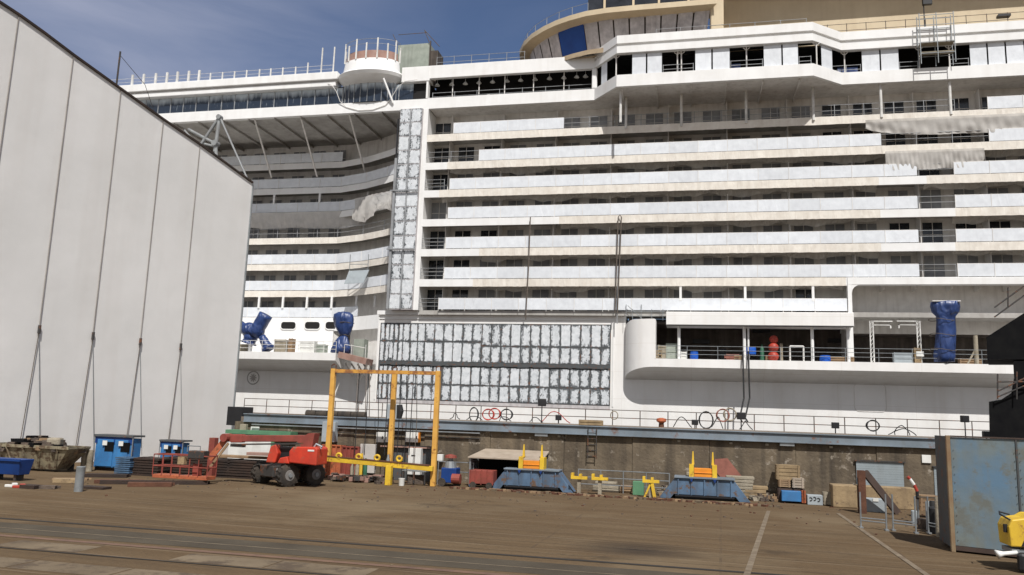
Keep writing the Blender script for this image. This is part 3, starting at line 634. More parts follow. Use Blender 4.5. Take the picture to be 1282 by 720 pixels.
for z in (18.0, 23.7): mb.box(-28.0, -25.2, Y0-.62, Y0-.5, z, z+.12)
mb.build('tower_cable_run', 'rail_grey', ship)
mb = MB(); mb.box(-27.72, -27.56, Y0-.45, Y0-.36, 24.5, 31); mb.build('dark_pipe', 'lamp_black', ship)
# ---- LEFT RECESS
bend = [(-80, YL), (-36.6, YL), (-33.2, 75.6), (-30.2, 73.9), (-27.8, 72.2)]
def bpt(off=0): return [(x, y+off) for x, y in bend]
mb = MB(); bk = bpt(2.2); mb.strip([(x, y, 6.5) for x, y in bk[:]], [(x, y, TOP) for x, y in bk]); mb.build('recess_cabin_wall', 'inner_white', ship)
lrest = rest
for k in range(1, 7):
    z = FL[k]; f0 = bpt(0); f1 = bpt(2.2)
    mb = MB(); mb.strip([(x, y, z-.25) for x, y in f1], [(x, y, z-.25) for x, y in f0]); mb.strip([(x, y, z) for x, y in f0], [(x, y, z) for x, y in f1]); mb.build('deck_slab', 'under_deck', ship)
    pts = []
    for (x0, y0), (x1, y1) in zip(f0[:-1], f0[1:]):
        n = max(2, int(abs(x1-x0)/.5)); pts += [(x0+(x1-x0)*i/n, y0+(y1-y0)*i/n) for i in range(n)]
    pts.append(f0[-1]); pts = [p for p in pts if p[0] > -62 or p[0] == -80]
    wr = k in (1, 2, 3)
    mb = MB(); mb.strip([(x, y-.05+(rj.uniform(-.015, .015) if wr else 0), z-.68+(rj.uniform(-.012, .012) if wr else 0)) for x, y in pts], [(x, y-.05, z) for x, y in pts]); mb.build('wrapped_deck_edge' if wr else 'deck_edge', 'beige_wrap' if wr else 'white_paint', ship)
cnt = 0
for k in (0, 1, 2, 4, 5, 6):
    z = FL[k]; xs_ = []
    for i in range(11): a = -36.6-2.45*(i+1); xs_.append(((a, YL), (a+2.45, YL)))
    xs_ += [((-36.6, YL), (-33.2, 75.6)), ((-33.2, 75.6), (-30.2, 73.9)), ((-30.2, 73.9), (-27.9, 72.3))]
    if k == 0: xs_ = xs_[:-2]
    for (a, b_) in xs_:
        if k == 6 and a[0] > -39: continue
        tgt = MB() if cnt < 31 and a[0] > -50 and k < 5 else None
        m2 = tgt or lrest
        dx, dy = b_[0]-a[0], b_[1]-a[1]; l_ = math.hypot(dx, dy)
        m2.rbox(((a[0]+b_[0])/2, (a[1]+b_[1])/2-.02, z+.06), l_-.04, .05, 1.02, math.atan2(dy, dx), 0)
        m2.rbox((a[0]+.01, a[1]-.05, z-.1), .04, .04, 1.2, 0, 1)
        if tgt: tgt.build('balcony_screen', ['screen_film', 'inner_white'], ship); cnt += 1
tag(rest.build('balcony_screen', ['screen_film', 'inner_white'], ship), kind='stuff')
rail_run('guard_rail', -60, -36.6, FL[3], YL, hts=(.5, 1.0))
mb = MB()
for i in range(5): a = bend[1:][min(i, 3)]
mb.tube([(-36.6, YL, FL[3]+1), (-33.2, 75.6, FL[3]+1), (-30.2, 73.9, FL[3]+1), (-28, 72.3, FL[3]+1)], .03, 6); mb.tube([(-36.6, YL, FL[3]+.5), (-33.2, 75.6, FL[3]+.5), (-30.2, 73.9, FL[3]+.5), (-28, 72.3, FL[3]+.5)], .03, 6)
for x, y in bend[1:]: mb.cyl((x, y, FL[3]), (x, y, FL[3]+1.05), .035, n=6)
mb.build('guard_rail', 'rail_grey', ship)
lw = MB()
for k in range(7):
    for i in range(9): window(lw, -38-2.45*i, FL[k]+.08, 1.5, 2.0, YL+2.2, False)
tag(lw.build('recess_cabin_window', ['dark_glass', 'filmed_glass', 'inner_white'], ship), kind='stuff')
for px in (324, 354, 384, 415, 446, 469):
    p = at(px, 380, YL-.1); yy = YL-.12 if px < 440 else 76.0 if px < 460 else 75.1
    p = at(px, 380, yy); MB().box(p.x-.1, p.x+.1, yy-.05, yy+.12, FL[0]+1.0, FL[1]-.66).build('post', 'white_paint', ship)
for px in (343, 400, 460):
    p = at(px, 250, YL-.1); MB().box(p.x-.1, p.x+.1, YL-.14, YL+.05, FL[4]+1.0, FL[5]-.66).build('post', 'white_paint', ship)
# white wall with oval openings under the left balconies
mb = MB(); mb.box(XL, -36.3, YL-.08, YL+.1, 8.1, 12.38); mb.strip([(-36.3, YL-.07, 11.0), (-33.2, 75.5, 11.0), (-28.9, 73.0, 11.0)], [(-36.3, YL-.07, 12.38), (-33.2, 75.5, 12.38), (-28.9, 73.0, 12.38)]); mb.build('promenade_wall', 'white_paint', ship)
for px in (361, 391, 417):
    p = at(px, 407.5, YL-.15); oval(p.x, p.z, 1.75, .82, YL-.13, glass='black_void')
mb = MB(); mb.box(-36.2, -28.8, 78.5, 78.7, 6.4, 12.3); mb.build('promenade_back_wall', 'dark_brown', ship)
mb = MB(); mb.box(-32, -28.8, YH, 78, 6.5, 6.62); mb.build('deck_slab', 'under_deck', ship)
# overhang of the upper deck, with beams
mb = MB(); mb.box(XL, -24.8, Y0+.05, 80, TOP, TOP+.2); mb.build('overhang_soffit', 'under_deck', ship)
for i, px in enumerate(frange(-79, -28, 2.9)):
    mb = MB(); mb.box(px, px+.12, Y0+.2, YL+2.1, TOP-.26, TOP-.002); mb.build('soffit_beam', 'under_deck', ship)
for a, b_ in (((376, 151), (397, 221)), ((437, 146), (458, 219)), ((318, 158), (340, 222))):
    p, q = at(a[0], a[1], Y0+.3), at(b_[0], b_[1], YL-.15); p.z = TOP-.01; MB().bar(p, q, .14, .14).build('raking_strut', 'inner_white', ship)
# ---- upper deck band: left part with sprayed glass
def band(name, pts, z0, z1, thick, m_, smooth=False):
    """solid wall of given thickness following a plan polyline"""
    mb = MB(); o = []
    for i, (x, y) in enumerate(pts): o.append((x, y+thick))
    mb.strip([(x, y, z0) for x, y in pts], [(x, y, z1) for x, y in pts]); mb.strip([(x, y, z1) for x, y in pts], [(x, y, z1) for x, y in o])
    mb.strip([(x, y, z0) for x, y in o], [(x, y, z0) for x, y in pts])
    return mb.build(name, m_, ship, smooth=smooth)
LX = -25.0
band('deck_band', [(XL, Y0-.02), (LX+.1, Y0-.02)], TOP-.02, 33.05, .5, 'white_paint')
mb = MB(); x = -76.0
while x < -27.6:
    mb.quad((x, Y0+.35, 33.0), (x+1.45, Y0+.35, 33.0), (x+1.45, Y0+.35, 34.85), (x, Y0+.35, 34.85)); x += 1.5
mb.build('glass_band', 'sprayed_glass', ship)
for i in range(33): xx = -76.02+1.5*i; MB().box(xx-.035, xx+.035, Y0+.28, Y0+.4, 33.05, 34.8).build('glass_mullion', 'rail_grey', ship)
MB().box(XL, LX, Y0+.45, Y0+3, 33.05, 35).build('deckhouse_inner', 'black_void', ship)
mb = MB(); mb.box(XL, -34.6, Y0-.25, Y0+1.2, 34.86, 35.32); mb.box(XL, -34.6, Y0-.05, Y0+1.2, 35.321, 35.50); mb.box(XL, -34.4, Y0-.45, Y0+1.2, 35.501, 36.3)
mb.box(-27.7, LX+.2, Y0-.1, Y0+1.2, 34.86, 36.4); mb.build('roof_edge', 'white_paint', ship, bevel=.05)
# right part open deck
band('deck_band', [(LX+.1, Y0-.02), (-8.68, Y0-.02), (-6.4, 67.25), (10.1, 67.25), (12.75, 69.5), (XR, 69.6)], TOP-.02, 33.10, .35, 'white_paint')
for a, b_ in (((LX+.1, -8.7), (35.10, 36.42)),): MB().box(a[0], a[1], Y0-.05, Y0+.4, b_[0], b_[1]).build('roof_edge', 'white_paint', ship, bevel=.03)
band('roof_edge', [(-8.72, Y0-.06), (-6.4, 67.15), (10.1, 67.15), (12.75, 69.4), (XR, 69.5)], 35.12, 35.75, .5, 'white_paint')
band('roof_edge', [(-8.72, Y0+.12), (-6.4, 67.33), (10.1, 67.33), (12.75, 69.58), (XR, 69.68)], 35.75, 36.0, .5, 'white_paint')
band('roof_edge', [(-8.72, Y0-.1), (-6.4, 67.1), (10.1, 67.1), (12.75, 69.35), (XR, 69.45)], 36.0, 36.75, .5, 'white_paint')
MB().box(-8.95, -8.45, Y0-.06, Y0+.5, 33.1, 35.12).build('corner_post', 'white_paint', ship, bevel=.1)
MB().box(-25.1, -24.9, Y0-.04, Y0+.5, 33.1, 36.4).build('corner_post', 'white_paint', ship)
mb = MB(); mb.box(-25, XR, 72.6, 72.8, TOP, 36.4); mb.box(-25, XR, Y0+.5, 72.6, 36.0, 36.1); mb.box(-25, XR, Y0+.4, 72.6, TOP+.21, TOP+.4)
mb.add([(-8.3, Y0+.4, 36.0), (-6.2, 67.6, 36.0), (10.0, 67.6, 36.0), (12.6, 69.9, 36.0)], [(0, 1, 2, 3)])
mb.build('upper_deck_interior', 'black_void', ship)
mb = MB(); mb.add([(-8.68, Y0+.3, TOP+.02), (-6.4, 67.5, TOP+.02), (10.1, 67.5, TOP+.02), (12.75, 69.7, TOP+.02), (12.75, 73, TOP+.02), (-8.68, 73, TOP+.02)], [(0, 1, 2, 3, 4, 5)])
mb.add([(-8.68, Y0+.3, TOP+.19), (-6.4, 67.5, TOP+.19), (10.1, 67.5, TOP+.19), (12.75, 69.7, TOP+.19), (12.75, 73, TOP+.19), (-8.68, 73, TOP+.19)], [(5, 4, 3, 2, 1, 0)])
mb.box(12.75, XR, 69.95, 72.4, TOP, TOP+.19); mb.box(-24.7, -8.68, Y0+.4, 72.4, TOP, TOP+.19)
mb.build('overhang_soffit', 'inner_white', ship)
for px in (548, 566, 583, 600, 617, 635, 652, 670, 688, 706, 722, 733):
    p = at(px, 97, Y0+.9); mb = MB(); mb.cyl((p.x, Y0+.9, 34.98), (p.x, Y0+.9, 35.3), .02, n=6); mb.cyl((p.x, Y0+.9, 34.72), (p.x, Y0+.9, 34.98), .26, .06, n=10); mb.build('ceiling_lamp', 'cabinet_white', ship)
for px in (567, 600, 632, 668, 706): p = at(px, 105, Y0+.6); MB().cyl((p.x, Y0+.6, 33.1), (p.x, Y0+.6, 35.3), .05, n=8).build('post', 'inner_white', ship)
rail_run('guard_rail', -24.6, -8.9, 33.05, Y0+.5, hts=(.35, .75), m_='rail_grey')
mb = MB()
for i in range(22): x = -24+i*.7; mb.box(x, x+rj.uniform(.2, .5), Y0+.6, Y0+1.1, 33.05, 33.05+rj.uniform(.1, .35), i % 2)
mb.build('stacked_fittings', ['plywood', 'cabinet_white'], ship)
# white panels closing parts of the bulge
def bx(px): return at(px, 75, 67.3).x if px < 1017 else at(px, 75, 69.6).x
for a, b_ in ((791, 809), (810, 829), (870, 891), (892, 914), (956, 979), (980, 1000), (1079, 1102), (1103, 1126), (1215, 1237), (1238, 1260), (1261, 1284), (1285, 1310), (1330, 1350)):
    xa, xb = bx(a), bx(b_); Y = 67.42 if a < 1017 else 69.72
    MB().box(xa+.03, xb-.03, Y, Y+.06, 33.1, 35.11).build('closing_panel', 'screen_film', ship, bevel=.01)
mb = MB(); p, q = Vector((10.9, 68.1, 0)), Vector((11.9, 68.95, 0)); mb.quad((p.x, p.y, 33.1), (q.x, q.y, 33.1), (q.x, q.y, 35.11), (p.x, p.y, 35.11)); mb.quad((p.x, p.y+.06, 33.1), (q.x, q.y+.06, 33.1), (q.x, q.y+.06, 35.11), (p.x, p.y+.06, 35.11)); mb.build('closing_panel', 'screen_film', ship)
mb = MB(); mb.quad((-8.0, 69.4, 33.1), (-7.4, 68.7, 33.1), (-7.4, 68.7, 35.11), (-8.0, 69.4, 35.11)); mb.build('closing_panel', 'screen_film', ship)
for px in (771, 848, 853, 935, 1018, 1058, 1152, 1190):
    x = bx(px); Y = 67.7 if px < 1020 else 69.9; mb = MB(); mb.cyl((x, Y, 33.1), (x, Y, 35.2), .06, n=8)
    for s_ in (-1, 1): mb.cyl((x, Y, 34.85), (x+.28*s_, Y, 35.1), .04, n=6)
    mb.build('post', 'inner_white', ship)
for a, b_ in ((830, 868), (915, 955), (1001, 1016), (1127, 1150), (1191, 1214), (1042, 1078)):
    x0, x1 = bx(a), bx(b_); rail_run('guard_rail', x0, x1, 33.1, 67.6 if a < 1017 else 69.9, hts=(.4, .8), post=1.1)
for a, b_ in ((915, 928), (1050, 1076)):
    x0, x1 = bx(a), bx(b_); Y = 68.2 if a < 1000 else 70.3; MB().box(x0, x1, Y, Y+.3, 33.15, 33.9).build('blue_sheeting', 'blue_tarp', ship)
# posts holding the bulge above deck 6
for px, yy in ((777, 68.2), (784, 69.9), (853, Y0-.1), (934, Y0-.1), (1018, Y0-.1), (1103, Y0-.05), (1190, Y0-.05)):
    p = at(px, 130, yy); MB().cyl((p.x, yy, FL[6]-.3), (p.x, yy, TOP+.01), .12, n=10).build('post', 'rail_white', ship)
for i in range(13):
    x = -21+i*3.0
    if -7 < x < 12: MB().box(x, x+.1, 67.7, 72.35, TOP-.25, TOP-.002).build('soffit_beam', 'inner_white', ship)
# ---- half-round balcony over the left band
hc = Vector((-31.15, Y0+.6, 0))
def arc(r, n=24, sy=1.0): return [(hc.x-r*math.cos(PI*k/n), hc.y-r*sy*math.sin(PI*k/n)) for k in range(n+1)]
mb = MB(); ps = [(2.9, 34.95, .25), (3.35, 35.45, .62), (3.45, 35.75, .66), (3.3, 35.95, .62), (3.0, 36.15, .6), (2.9, 36.9, .58), (2.85, 37.25, .56)]
for (r0, z0, q0), (r1, z1, q1) in zip(ps[:-1], ps[1:]): mb.strip([(x, y, z0) for x, y in arc(r0, sy=q0)], [(x, y, z1) for x, y in arc(r1, sy=q1)])
mb.add([(x, y, 34.95) for x, y in arc(2.9, sy=.25)], [tuple(range(25))]); mb.add([(x, y, 37.25) for x, y in arc(2.85, sy=.56)], [tuple(range(25))]); mb.build('round_balcony', 'white_paint', ship, smooth=True)
mb = MB(); mb.strip([(x, y, 37.26) for x, y in arc(2.75, sy=.54)], [(x, y, 38.15) for x, y in arc(2.65, sy=.52)]); mb.add([(x, y, 38.15) for x, y in arc(2.65, sy=.52)], [tuple(range(25))]); mb.build('balcony_cap', 'brown_paint', ship, smooth=True)
mb = MB(); A = arc(2.9, 12, sy=.27)
for i in range(12):
    if i % 1 == 0: mb.quad((A[i][0], A[i][1], 33.05), (A[i+1][0], A[i+1][1], 33.05), (A[i+1][0], A[i+1][1], 35.05), (A[i][0], A[i][1], 35.05))
mb.build('round_glass', 'sprayed_glass', ship)
mb = MB()
for i in range(0, 13): mb.cyl((A[i][0], A[i][1]-.03, 33.05), (A[i][0], A[i][1]-.03, 35.05), .04, n=6)
mb.build('round_mullions', 'rail_grey', ship)
mb = MB(); mb.tube([(-35.6, Y0-.15, 35.2), (-34.9, Y0-.5, 34.9), (-34.3, Y0-.55, 34.1), (-34.0, Y0-.2, 33.2), (-33.3, Y0-.08, 32.6), (-32, Y0-.08, 32.2), (-30.5, Y0-.08, 32.2), (-29.2, Y0-.08, 32.6), (-28.6, Y0-.15, 33.3), (-28.0, Y0-.3, 34.2), (-27.2, Y0-.4, 34.8), (-26.0, Y0-.2, 35.0)], .035, 8); mb.build('curved_moulding', 'inner_white', ship, smooth=True)
p, q = at(480, 98, Y0-.9), at(492, 129, Y0-.15); MB().bar(p, q, .16, .16).build('brace', 'white_paint', ship)
for k in range(0, 25, 3): x, y = arc(2.9, sy=.58)[k]; MB().box(x-.07, x+.07, y-.04, y+.04, 37.2, 39.3 if k % 2 else 38.8).build('balcony_upright', 'rail_white', ship)
mb = MB(); pa = [(x, y, 39.2) for x, y in arc(2.9, sy=.58)]; mb.tube(pa, .025, 6); mb.tube([(x, y, 38.7) for x, y in arc(2.9, sy=.58)], .02, 6); mb.build('balcony_rail', 'rail_grey', ship)
mb = MB(); mb.box(-29.3, -25.9, 72.5, 74.5, 36.0, 40.1); mb.build('lift_housing', 'box_green', ship)
mb = MB(); mb.box(-25.88, -25.0, 72.6, 74.4, 36.0, 39.3); mb.box(-25.85, -25.75, 72.4, 72.58, 36, 40.3); mb.build('housing_side', 'dark_brown', ship)
mb = MB()
for a, b_ in (((-29.3, 72.4, 40.1), (-29.9, 72.4, 41.3)), ((-25.9, 72.4, 40.1), (-26.5, 72.4, 41.5)), ((-26.5, 72.4, 41.5), (-24.8, 72.4, 39.6)), ((-29.3, 72.4, 41.2), (-26.2, 72.4, 41.2))): mb.cyl(a, b_, .035, n=6)
mb.build('housing_rail', 'rail_dark', ship)
# uprights and lines on the roof edge
for px in (166, 180, 195, 209, 222, 236, 249): p = at(px, 100, Y0); MB().box(p.x-.11, p.x+.11, Y0-.1, Y0+.05, 36.3, 37.6).build('roof_upright', 'rail_white', ship)
for px, hh in ((264, .9), (279, .9), (294, .9), (309, .95), (325, .95), (339, .95), (354, .95), (370, .95), (385, 1.3), (402, 2.8), (417, 2.8)):
    p = at(px, 94, Y0); MB().box(p.x-.06, p.x+.06, Y0-.1, Y0, 36.3, 36.3+hh).build('roof_upright', 'rail_white', ship)
mb = MB(); mb.cyl((-62, Y0, 37.2), (-35, Y0, 37.2), .02, n=5); mb.cyl((-62, Y0, 36.8), (-35, Y0, 36.8), .015, n=5); mb.build('roof_line', 'rail_white', ship)
rail_run('roof_rail', -24.3, -15.5, 36.4, Y0+.4, hts=(.5, 1.05), post=1.9, m_='rail_grey')
rail_run('roof_rail', -3, 9.8, 36.74, 68.4, hts=(.5, 1.0), post=2.2, m_='rail_grey')
rail_run('roof_rail', 10.2, 34, 36.74, 70.1, hts=(.5, 1.1), post=1.6, m_='rail_dark')
# ---- tan upper house with curved visor
vis = [(-17.3, 79.5), (-17.45, 77.3), (-17.1, 75.2), (-16.3, 73.4), (-15.2, 71.9), (-13.8, 70.6), (-12.4, 69.6), (-11.0, 68.9), (-9.4, 68.3), (-7.4, 68.0), (-4.5, 67.9), (-1.5, 67.9), (2.3, 67.85)]
cx, cy = -5, 80
def inset(p, s_): 
    v = Vector((cx-p[0], cy-p[1])).normalized(); return (p[0]+v.x*s_, p[1]+v.y*s_)
mb = MB()
z_ = 40.0
mb.strip([(x, y, z_-.50) for x, y in vis], [(x, y, z_) for x, y in vis]); mb.strip([(*inset(p, 1.3), z_-.68) for p in vis], [(x, y, z_-.50) for x, y in vis]); mb.strip([(x, y, z_) for x, y in vis], [(*inset(p, 3), z_+.1) for p in vis])
mb.build('curved_visor', 'tan_paint', ship, smooth=True)
vt = [inset(p, 1.0) for p in vis]; vb = [inset(p, 1.9) for p in vis]
def lerp2(path, n):
    d = [0]
    for a, b_ in zip(path[:-1], path[1:]): d.append(d[-1]+math.dist(a, b_))
    res = []
    for i in range(n+1):
        t_ = d[-1]*i/n
        for j in range(len(path)-1):
            if t_ <= d[j+1]+1e-9:
                s_ = (t_-d[j])/(d[j+1]-d[j]); res.append((path[j][0]+(path[j+1][0]-path[j][0])*s_, path[j][1]+(path[j+1][1]-path[j][1])*s_)); break
        else: res.append(path[-1])
    return res
NP = 17; t_, b2 = lerp2(vt, NP), lerp2(vb, NP)
for i in range(NP):
    px = (t_[i][0]+t_[i+1][0])/2
    blue = i in (7, 8)
    mb = MB(); a, b_, c_, d_ = Vector((*b2[i], 36.3)), Vector((*b2[i+1], 36.3)), Vector((*t_[i+1], 39.42)), Vector((*t_[i], 39.42))
    if not blue: e = .05; a2 = a.lerp(b_, e); b3 = b_.lerp(a, e); c2_ = c_.lerp(d_, e); d2 = d_.lerp(c_, e)
    else: a2, b3, c2_, d2 = a, b_, c_, d_
    mb.quad(a2, b3, c2_, d2); mb.quad(a2+Vector((0, .1, 0)), b3+Vector((0, .1, 0)), c2_+Vector((0, .1, 0)), d2+Vector((0, .1, 0)))
    mb.build('blue_covered_window' if blue else 'lounge_window', 'blue_film' if blue else 'film_grey', ship)
mb = MB(); mb.strip([(*inset(p, 2.05), 36.2) for p in vis], [(*inset(p, 1.15), 39.44) for p in vis]); mb.build('lounge_wall', 'dark_brown', ship)
mb = MB(); ring2 = [inset(p, .7) for p in vis]
mb.strip([(x, y, 36.05) for x, y in ring2], [(x, y, 36.5) for x, y in ring2]); mb.strip([(x, y, 36.5) for x, y in ring2], [(*inset(p, 2.0), 36.75) for p in vis]); mb.build('lounge_base', 'tan_deck', ship, smooth=True)
mb = MB(); mb.add([(-17, 79, 36.15), (-17, 71, 36.15), (-8.5, 69.5, 36.15), (13, 70.5, 36.15), (XR, 70.5, 36.15), (XR, 79, 36.15)], [(0, 1, 2, 3, 4, 5)]); mb.build('upper_deck_floor', 'tan_deck', ship)
mb = MB(); mb.box(1.75, 2.9, 68.4, 71.6, 36.2, 41.2); mb.build('tan_pillar', 'tan_paint', ship, bevel=.12)
mb = MB(); mb.box(2.9, XR, 71.5, 71.8, 36.16, 46); mb.build('tan_wall', 'tan_paint', ship)
MB().box(1.9, XR, 69.1, 71.49, 42.6, 43.4).build('upper_overhang', 'tan_paint', ship)
mb = MB(); mb.box(-9.6, 2.2, 71.2, 71.5, 40.0, 43.5); mb.build('upper_window_band', 'dark_glass', ship)
for px in (757, 793, 825, 862): p = at(px, 3, 71.1); MB().box(p.x-.1, p.x+.1, 71.0, 71.19, 40, 43.4).build('post', 'tan_paint', ship)
mb = MB(); a = [(p[0], p[1], 41.0) for p in [inset(q, .4) for q in vis[1:9]]]; mb.tube(a, .02, 5)
for q in a: mb.cyl((q[0], q[1], 40.0), q, .03, n=5)
mb.build('visor_rail', 'rail_grey', ship)
# ================================================================== things on and around the ship
# plastic sheets hanging under deck edges
def sheet(px0, py0, px1, py1, drop0, drop1, label, Y=Y0-.12, m_='sheet_plastic', name='plastic_sheet', seed=1, sag=.5, name_cat='plastic sheet', zt=None):
    r = random.Random(seed); a, b_ = at(px0, py0, Y), at(px1, py1, Y); n = 110; mrows = 9; vs = []; fs = []
    if zt: a.z = b_.z = zt
    ph = [r.uniform(0, 6) for _ in range(6)]
    for j in range(mrows+1):
        for i in range(n+1):
            t = i/n; s_ = j/mrows; x = a.x+(b_.x-a.x)*t
            edge = min(1, min(t, 1-t)*5)**.6
            d = (drop0+(drop1-drop0)*t)*(.6+.4*edge)*(1+.05*math.sin(t*7+ph[0])+.015*math.sin(t*23+ph[1]))
            fold = .02*math.sin(t*38+ph[2]+s_*5)+.022*math.sin(t*127+ph[3]-s_*4)+.02*math.sin(t*19-s_*7+ph[4])
            vs.append((x+.06*math.sin(s_*3+t*31)*s_, Y-.03+s_*.22+fold*1.5*s_**.7*(.6+.6*abs(math.sin(t*6+ph[5]))), a.z+(b_.z-a.z)*t-d*s_))
    w1 = n+1
    for j in range(mrows):
        for i in range(n): fs.append((j*w1+i, j*w1+i+1, (j+1)*w1+i+1, (j+1)*w1+i))
    return tag(MB().add(vs, fs).build(name, m_, smooth='all'), label, name_cat, 'plastic sheets hung on the ship')
sheet(1083, 139, 1330, 130, 1.2, 1.7, 'wide wrinkled plastic sheet hanging from the top balcony deck edge at far right', Y=Y0-.12, seed=2, zt=FL[6]-.5)
sheet(1108, 187, 1232, 182, 1.9, 1.4, 'wrinkled pale plastic sheet bunched below the second balcony deck edge, right', Y=Y0-.12, seed=3, zt=FL[5]-.55)
sheet(296, 270, 458, 270, 1.7, 1.9, 'long translucent plastic sheet draped under a left recess balcony', Y=YL-.15, seed=4, zt=FL[4]-.0)
def sheet2():
    a, b_ = Vector((-34.5, 76.0, FL[4]+1.1)), Vector((-28.3, 72.4, FL[4]+.9)); n = 20; vs = []; fs = []; r = random.Random(9)
    for j in range(7):
        for i in range(n+1):
            t = i/n; s_ = j/6; p = a.lerp(b_, t); vs.append((p.x+.15*math.sin(s_*5+t*9), p.y-.2-.22*math.sin(t*29+s_*4)*s_-.1*math.sin(t*61+s_*9), p.z-(2.2+.5*math.sin(t*7))*s_))
    for j in range(6):
        for i in range(n): fs.append((j*(n+1)+i, j*(n+1)+i+1, (j+1)*(n+1)+i+1, (j+1)*(n+1)+i))
    tag(MB().add(vs, fs).build('plastic_sheet', 'sheet_plastic', smooth='all'), 'crumpled shiny plastic sheet at the curved corner of the left recess, beside the scraped tower', 'plastic sheet', 'plastic sheets hung on the ship')
sheet2()
# hanging ropes on facade
def rope(pts, r, label, name='rope', cat='rope', m_='rope', group=None):
    return tag(MB().tube(pts, r, 6).build(name, m_), label, cat, group)
p = at(664, 272, Y0-.3); q = at(658, 400, Y0-.3)
rope([p, p.lerp(q, .5)+Vector((.05, 0, 0)), q], .05, 'single dark rope hanging down the balconies left of the looped pair')
p = at(774, 272, Y0-.3); p2 = at(778, 272, Y0-.3); q = at(770, 392, Y0-.3); q2 = at(773, 392, Y0-.3)
rope([q, p, p.lerp(p2, .5)+Vector((0, 0, .25)), p2, q2], .05, 'dark doubled rope looped over a balcony edge above the round shell')
for i, px in enumerate((929, 936)):
    a = at(px+1, 440, 68.3); b_ = at(px, 528, 62)
    rope([a, Vector((a.x, 68.1, 7.3)), Vector((a.x+.02, 67.9, 5)), Vector((b_.x*1.02, 66, 3.4)), b_], .065, ('left', 'right')[i]+' of the two thick black hoses running from the promenade down to the quay', 'thick_hose', 'hose', 'hose_black', 'thick hoses from ship to quay')
# scaffold tower on the bulge roof
sc = thing('scaffold_tower', (19.4, 69, 33), 'grey tubular scaffold tower standing on the open upper deck beside closing panels', 'scaffold')
x0, x1 = at(1151, 65, 69).x, at(1194, 65, 69).x
for x in (x0, (x0+x1)/2, x1):
    for y in (68.6, 69.3): MB().cyl((x, y, 33.1), (x, y, 37.6), .04, n=6).build('standard', 'galv', sc)
for z in (34.0, 35.0, 36.5, 37.4):
    for y in (68.6, 69.3): MB().cyl((x0, y, z), (x1, y, z), .035, n=6).build('ledger', 'galv', sc)
for z in (34.1, 34.9): MB().box(x0, x1, 68.65, 69.25, z, z+.07).build('platform', 'pale_block', sc)
# scaffold on left recess + at tower foot
sc = thing('scaffold_tower', (-31, 74, FL[1]), 'small grey scaffold bay on a lower balcony of the left recess', 'scaffold')
a, b_ = at(437, 345, 74.4), at(460, 345, 74.4)
for x in (a.x, b_.x):
    MB().cyl((x, 74.4, FL[1]+.8), (x, 74.4, FL[2]+.5), .04, n=6).build('standard', 'galv', sc)
for z in (17.1, 17.6, 16.2): MB().cyl((a.x, 74.4, z), (b_.x, 74.4, z), .035, n=6).build('ledger', 'galv', sc)
mb = MB(); mb.add([(a.x, 74.3, 16.9), (b_.x+.2, 74.3, 17.0), (b_.x-.2, 74.0, 15.6), (a.x-.3, 74.0, 15.5)], [(0, 1, 2, 3)]); mb.add([(a.x, 74.36, 16.9), (b_.x+.2, 74.36, 17.0), (b_.x-.2, 74.06, 15.6), (a.x-.3, 74.06, 15.5)], [(0, 1, 2, 3)]); mb.build('netting', 'cabinet_grey', sc)
sc = thing('scaffold_tower', (-4, 69.8, 11.5), 'light scaffold frame on top of the round shell at the promenade end', 'scaffold')
for px in (784, 792, 803, 816, 830):
    p = at(px, 385, 70.0); MB().cyl((p.x, 69.9, 11.52), (p.x, 69.9, 12.5+(.4 if px in (784, 803) else 0)), .03, n=6).build('standard', 'galv', sc)
for z in (11.9, 12.3): MB().cyl((-5.4, 69.9, z), (-2.2, 69.9, z), .025, n=6).build('ledger', 'galv', sc)
MB().cyl((-5.4, 69.8, 12.8), (-4.0, 69.8, 11.5), .025, n=6).build('brace', 'galv', sc)
# mast lamp on roof
fl = thing('flood_lamp', (19.5, 69.8, 36.7), 'black floodlight on a short pole, standing on the roof edge at the upper right', 'lamp')
p = at(1157, 20, 69.8); MB().cyl((p.x, 69.8, 36.75), (p.x, 69.8, 39.2), .05, n=6).build('pole', 'lamp_black', fl); MB().box(p.x-.1, p.x+.65, 69.6, 69.9, 38.9, 39.6).build('lamp_head', 'lamp_black', fl, bevel=.03)
tag(MB().box(at(1250, 30, 70).x, at(1266, 30, 70).x, 69.9, 70.4, 37.5, 37.7).build('dark_plank', 'lamp_black'), 'short dark plank on the roof rail at the upper right corner', 'plank')
# tarpaulin-wrapped davits
def lathe_blob(name, prof, m_, parent, seed, sq=.75):
    r = random.Random(seed); n = 20; vs = []; fs = []
    for j, (cx_, cy_, cz_, rad) in enumerate(prof):
        for k in range(n):
            a = 2*PI*k/n; rr_ = rad*(1+.10*math.sin(3*a+j*.8+seed)+.07*math.sin(7*a-j*1.3)+r.uniform(-.03, .03))
            vs.append((cx_+rr_*math.cos(a), cy_+rr_*sq*math.sin(a), cz_+r.uniform(-.03, .03)))
    for j in range(len(prof)-1):
        for k in range(n): fs.append((j*n+k, j*n+(k+1) % n, (j+1)*n+(k+1) % n, (j+1)*n+k))
    fs += [tuple(range(n))[::-1], tuple((len(prof)-1)*n+k for k in range(n))]
    return MB().add(vs, fs).build(name, m_, parent, smooth='all')
def pix_prof(pairs, Y): # (py, pxleft, pxright)
    out_ = []
    for py, a, b_ in pairs:
        p, q = at(a, py, Y), at(b_, py, Y); out_.append(((p.x+q.x)/2, Y, (p.z+q.z)/2, (q.x-p.x)/2))
    return out_
d1 = thing('wrapped_davit', (-31.8, 69.5, 8.12), 'hourglass-shaped davit wrapped in shiny blue tarpaulin, at the end of the left ledge', 'davit')
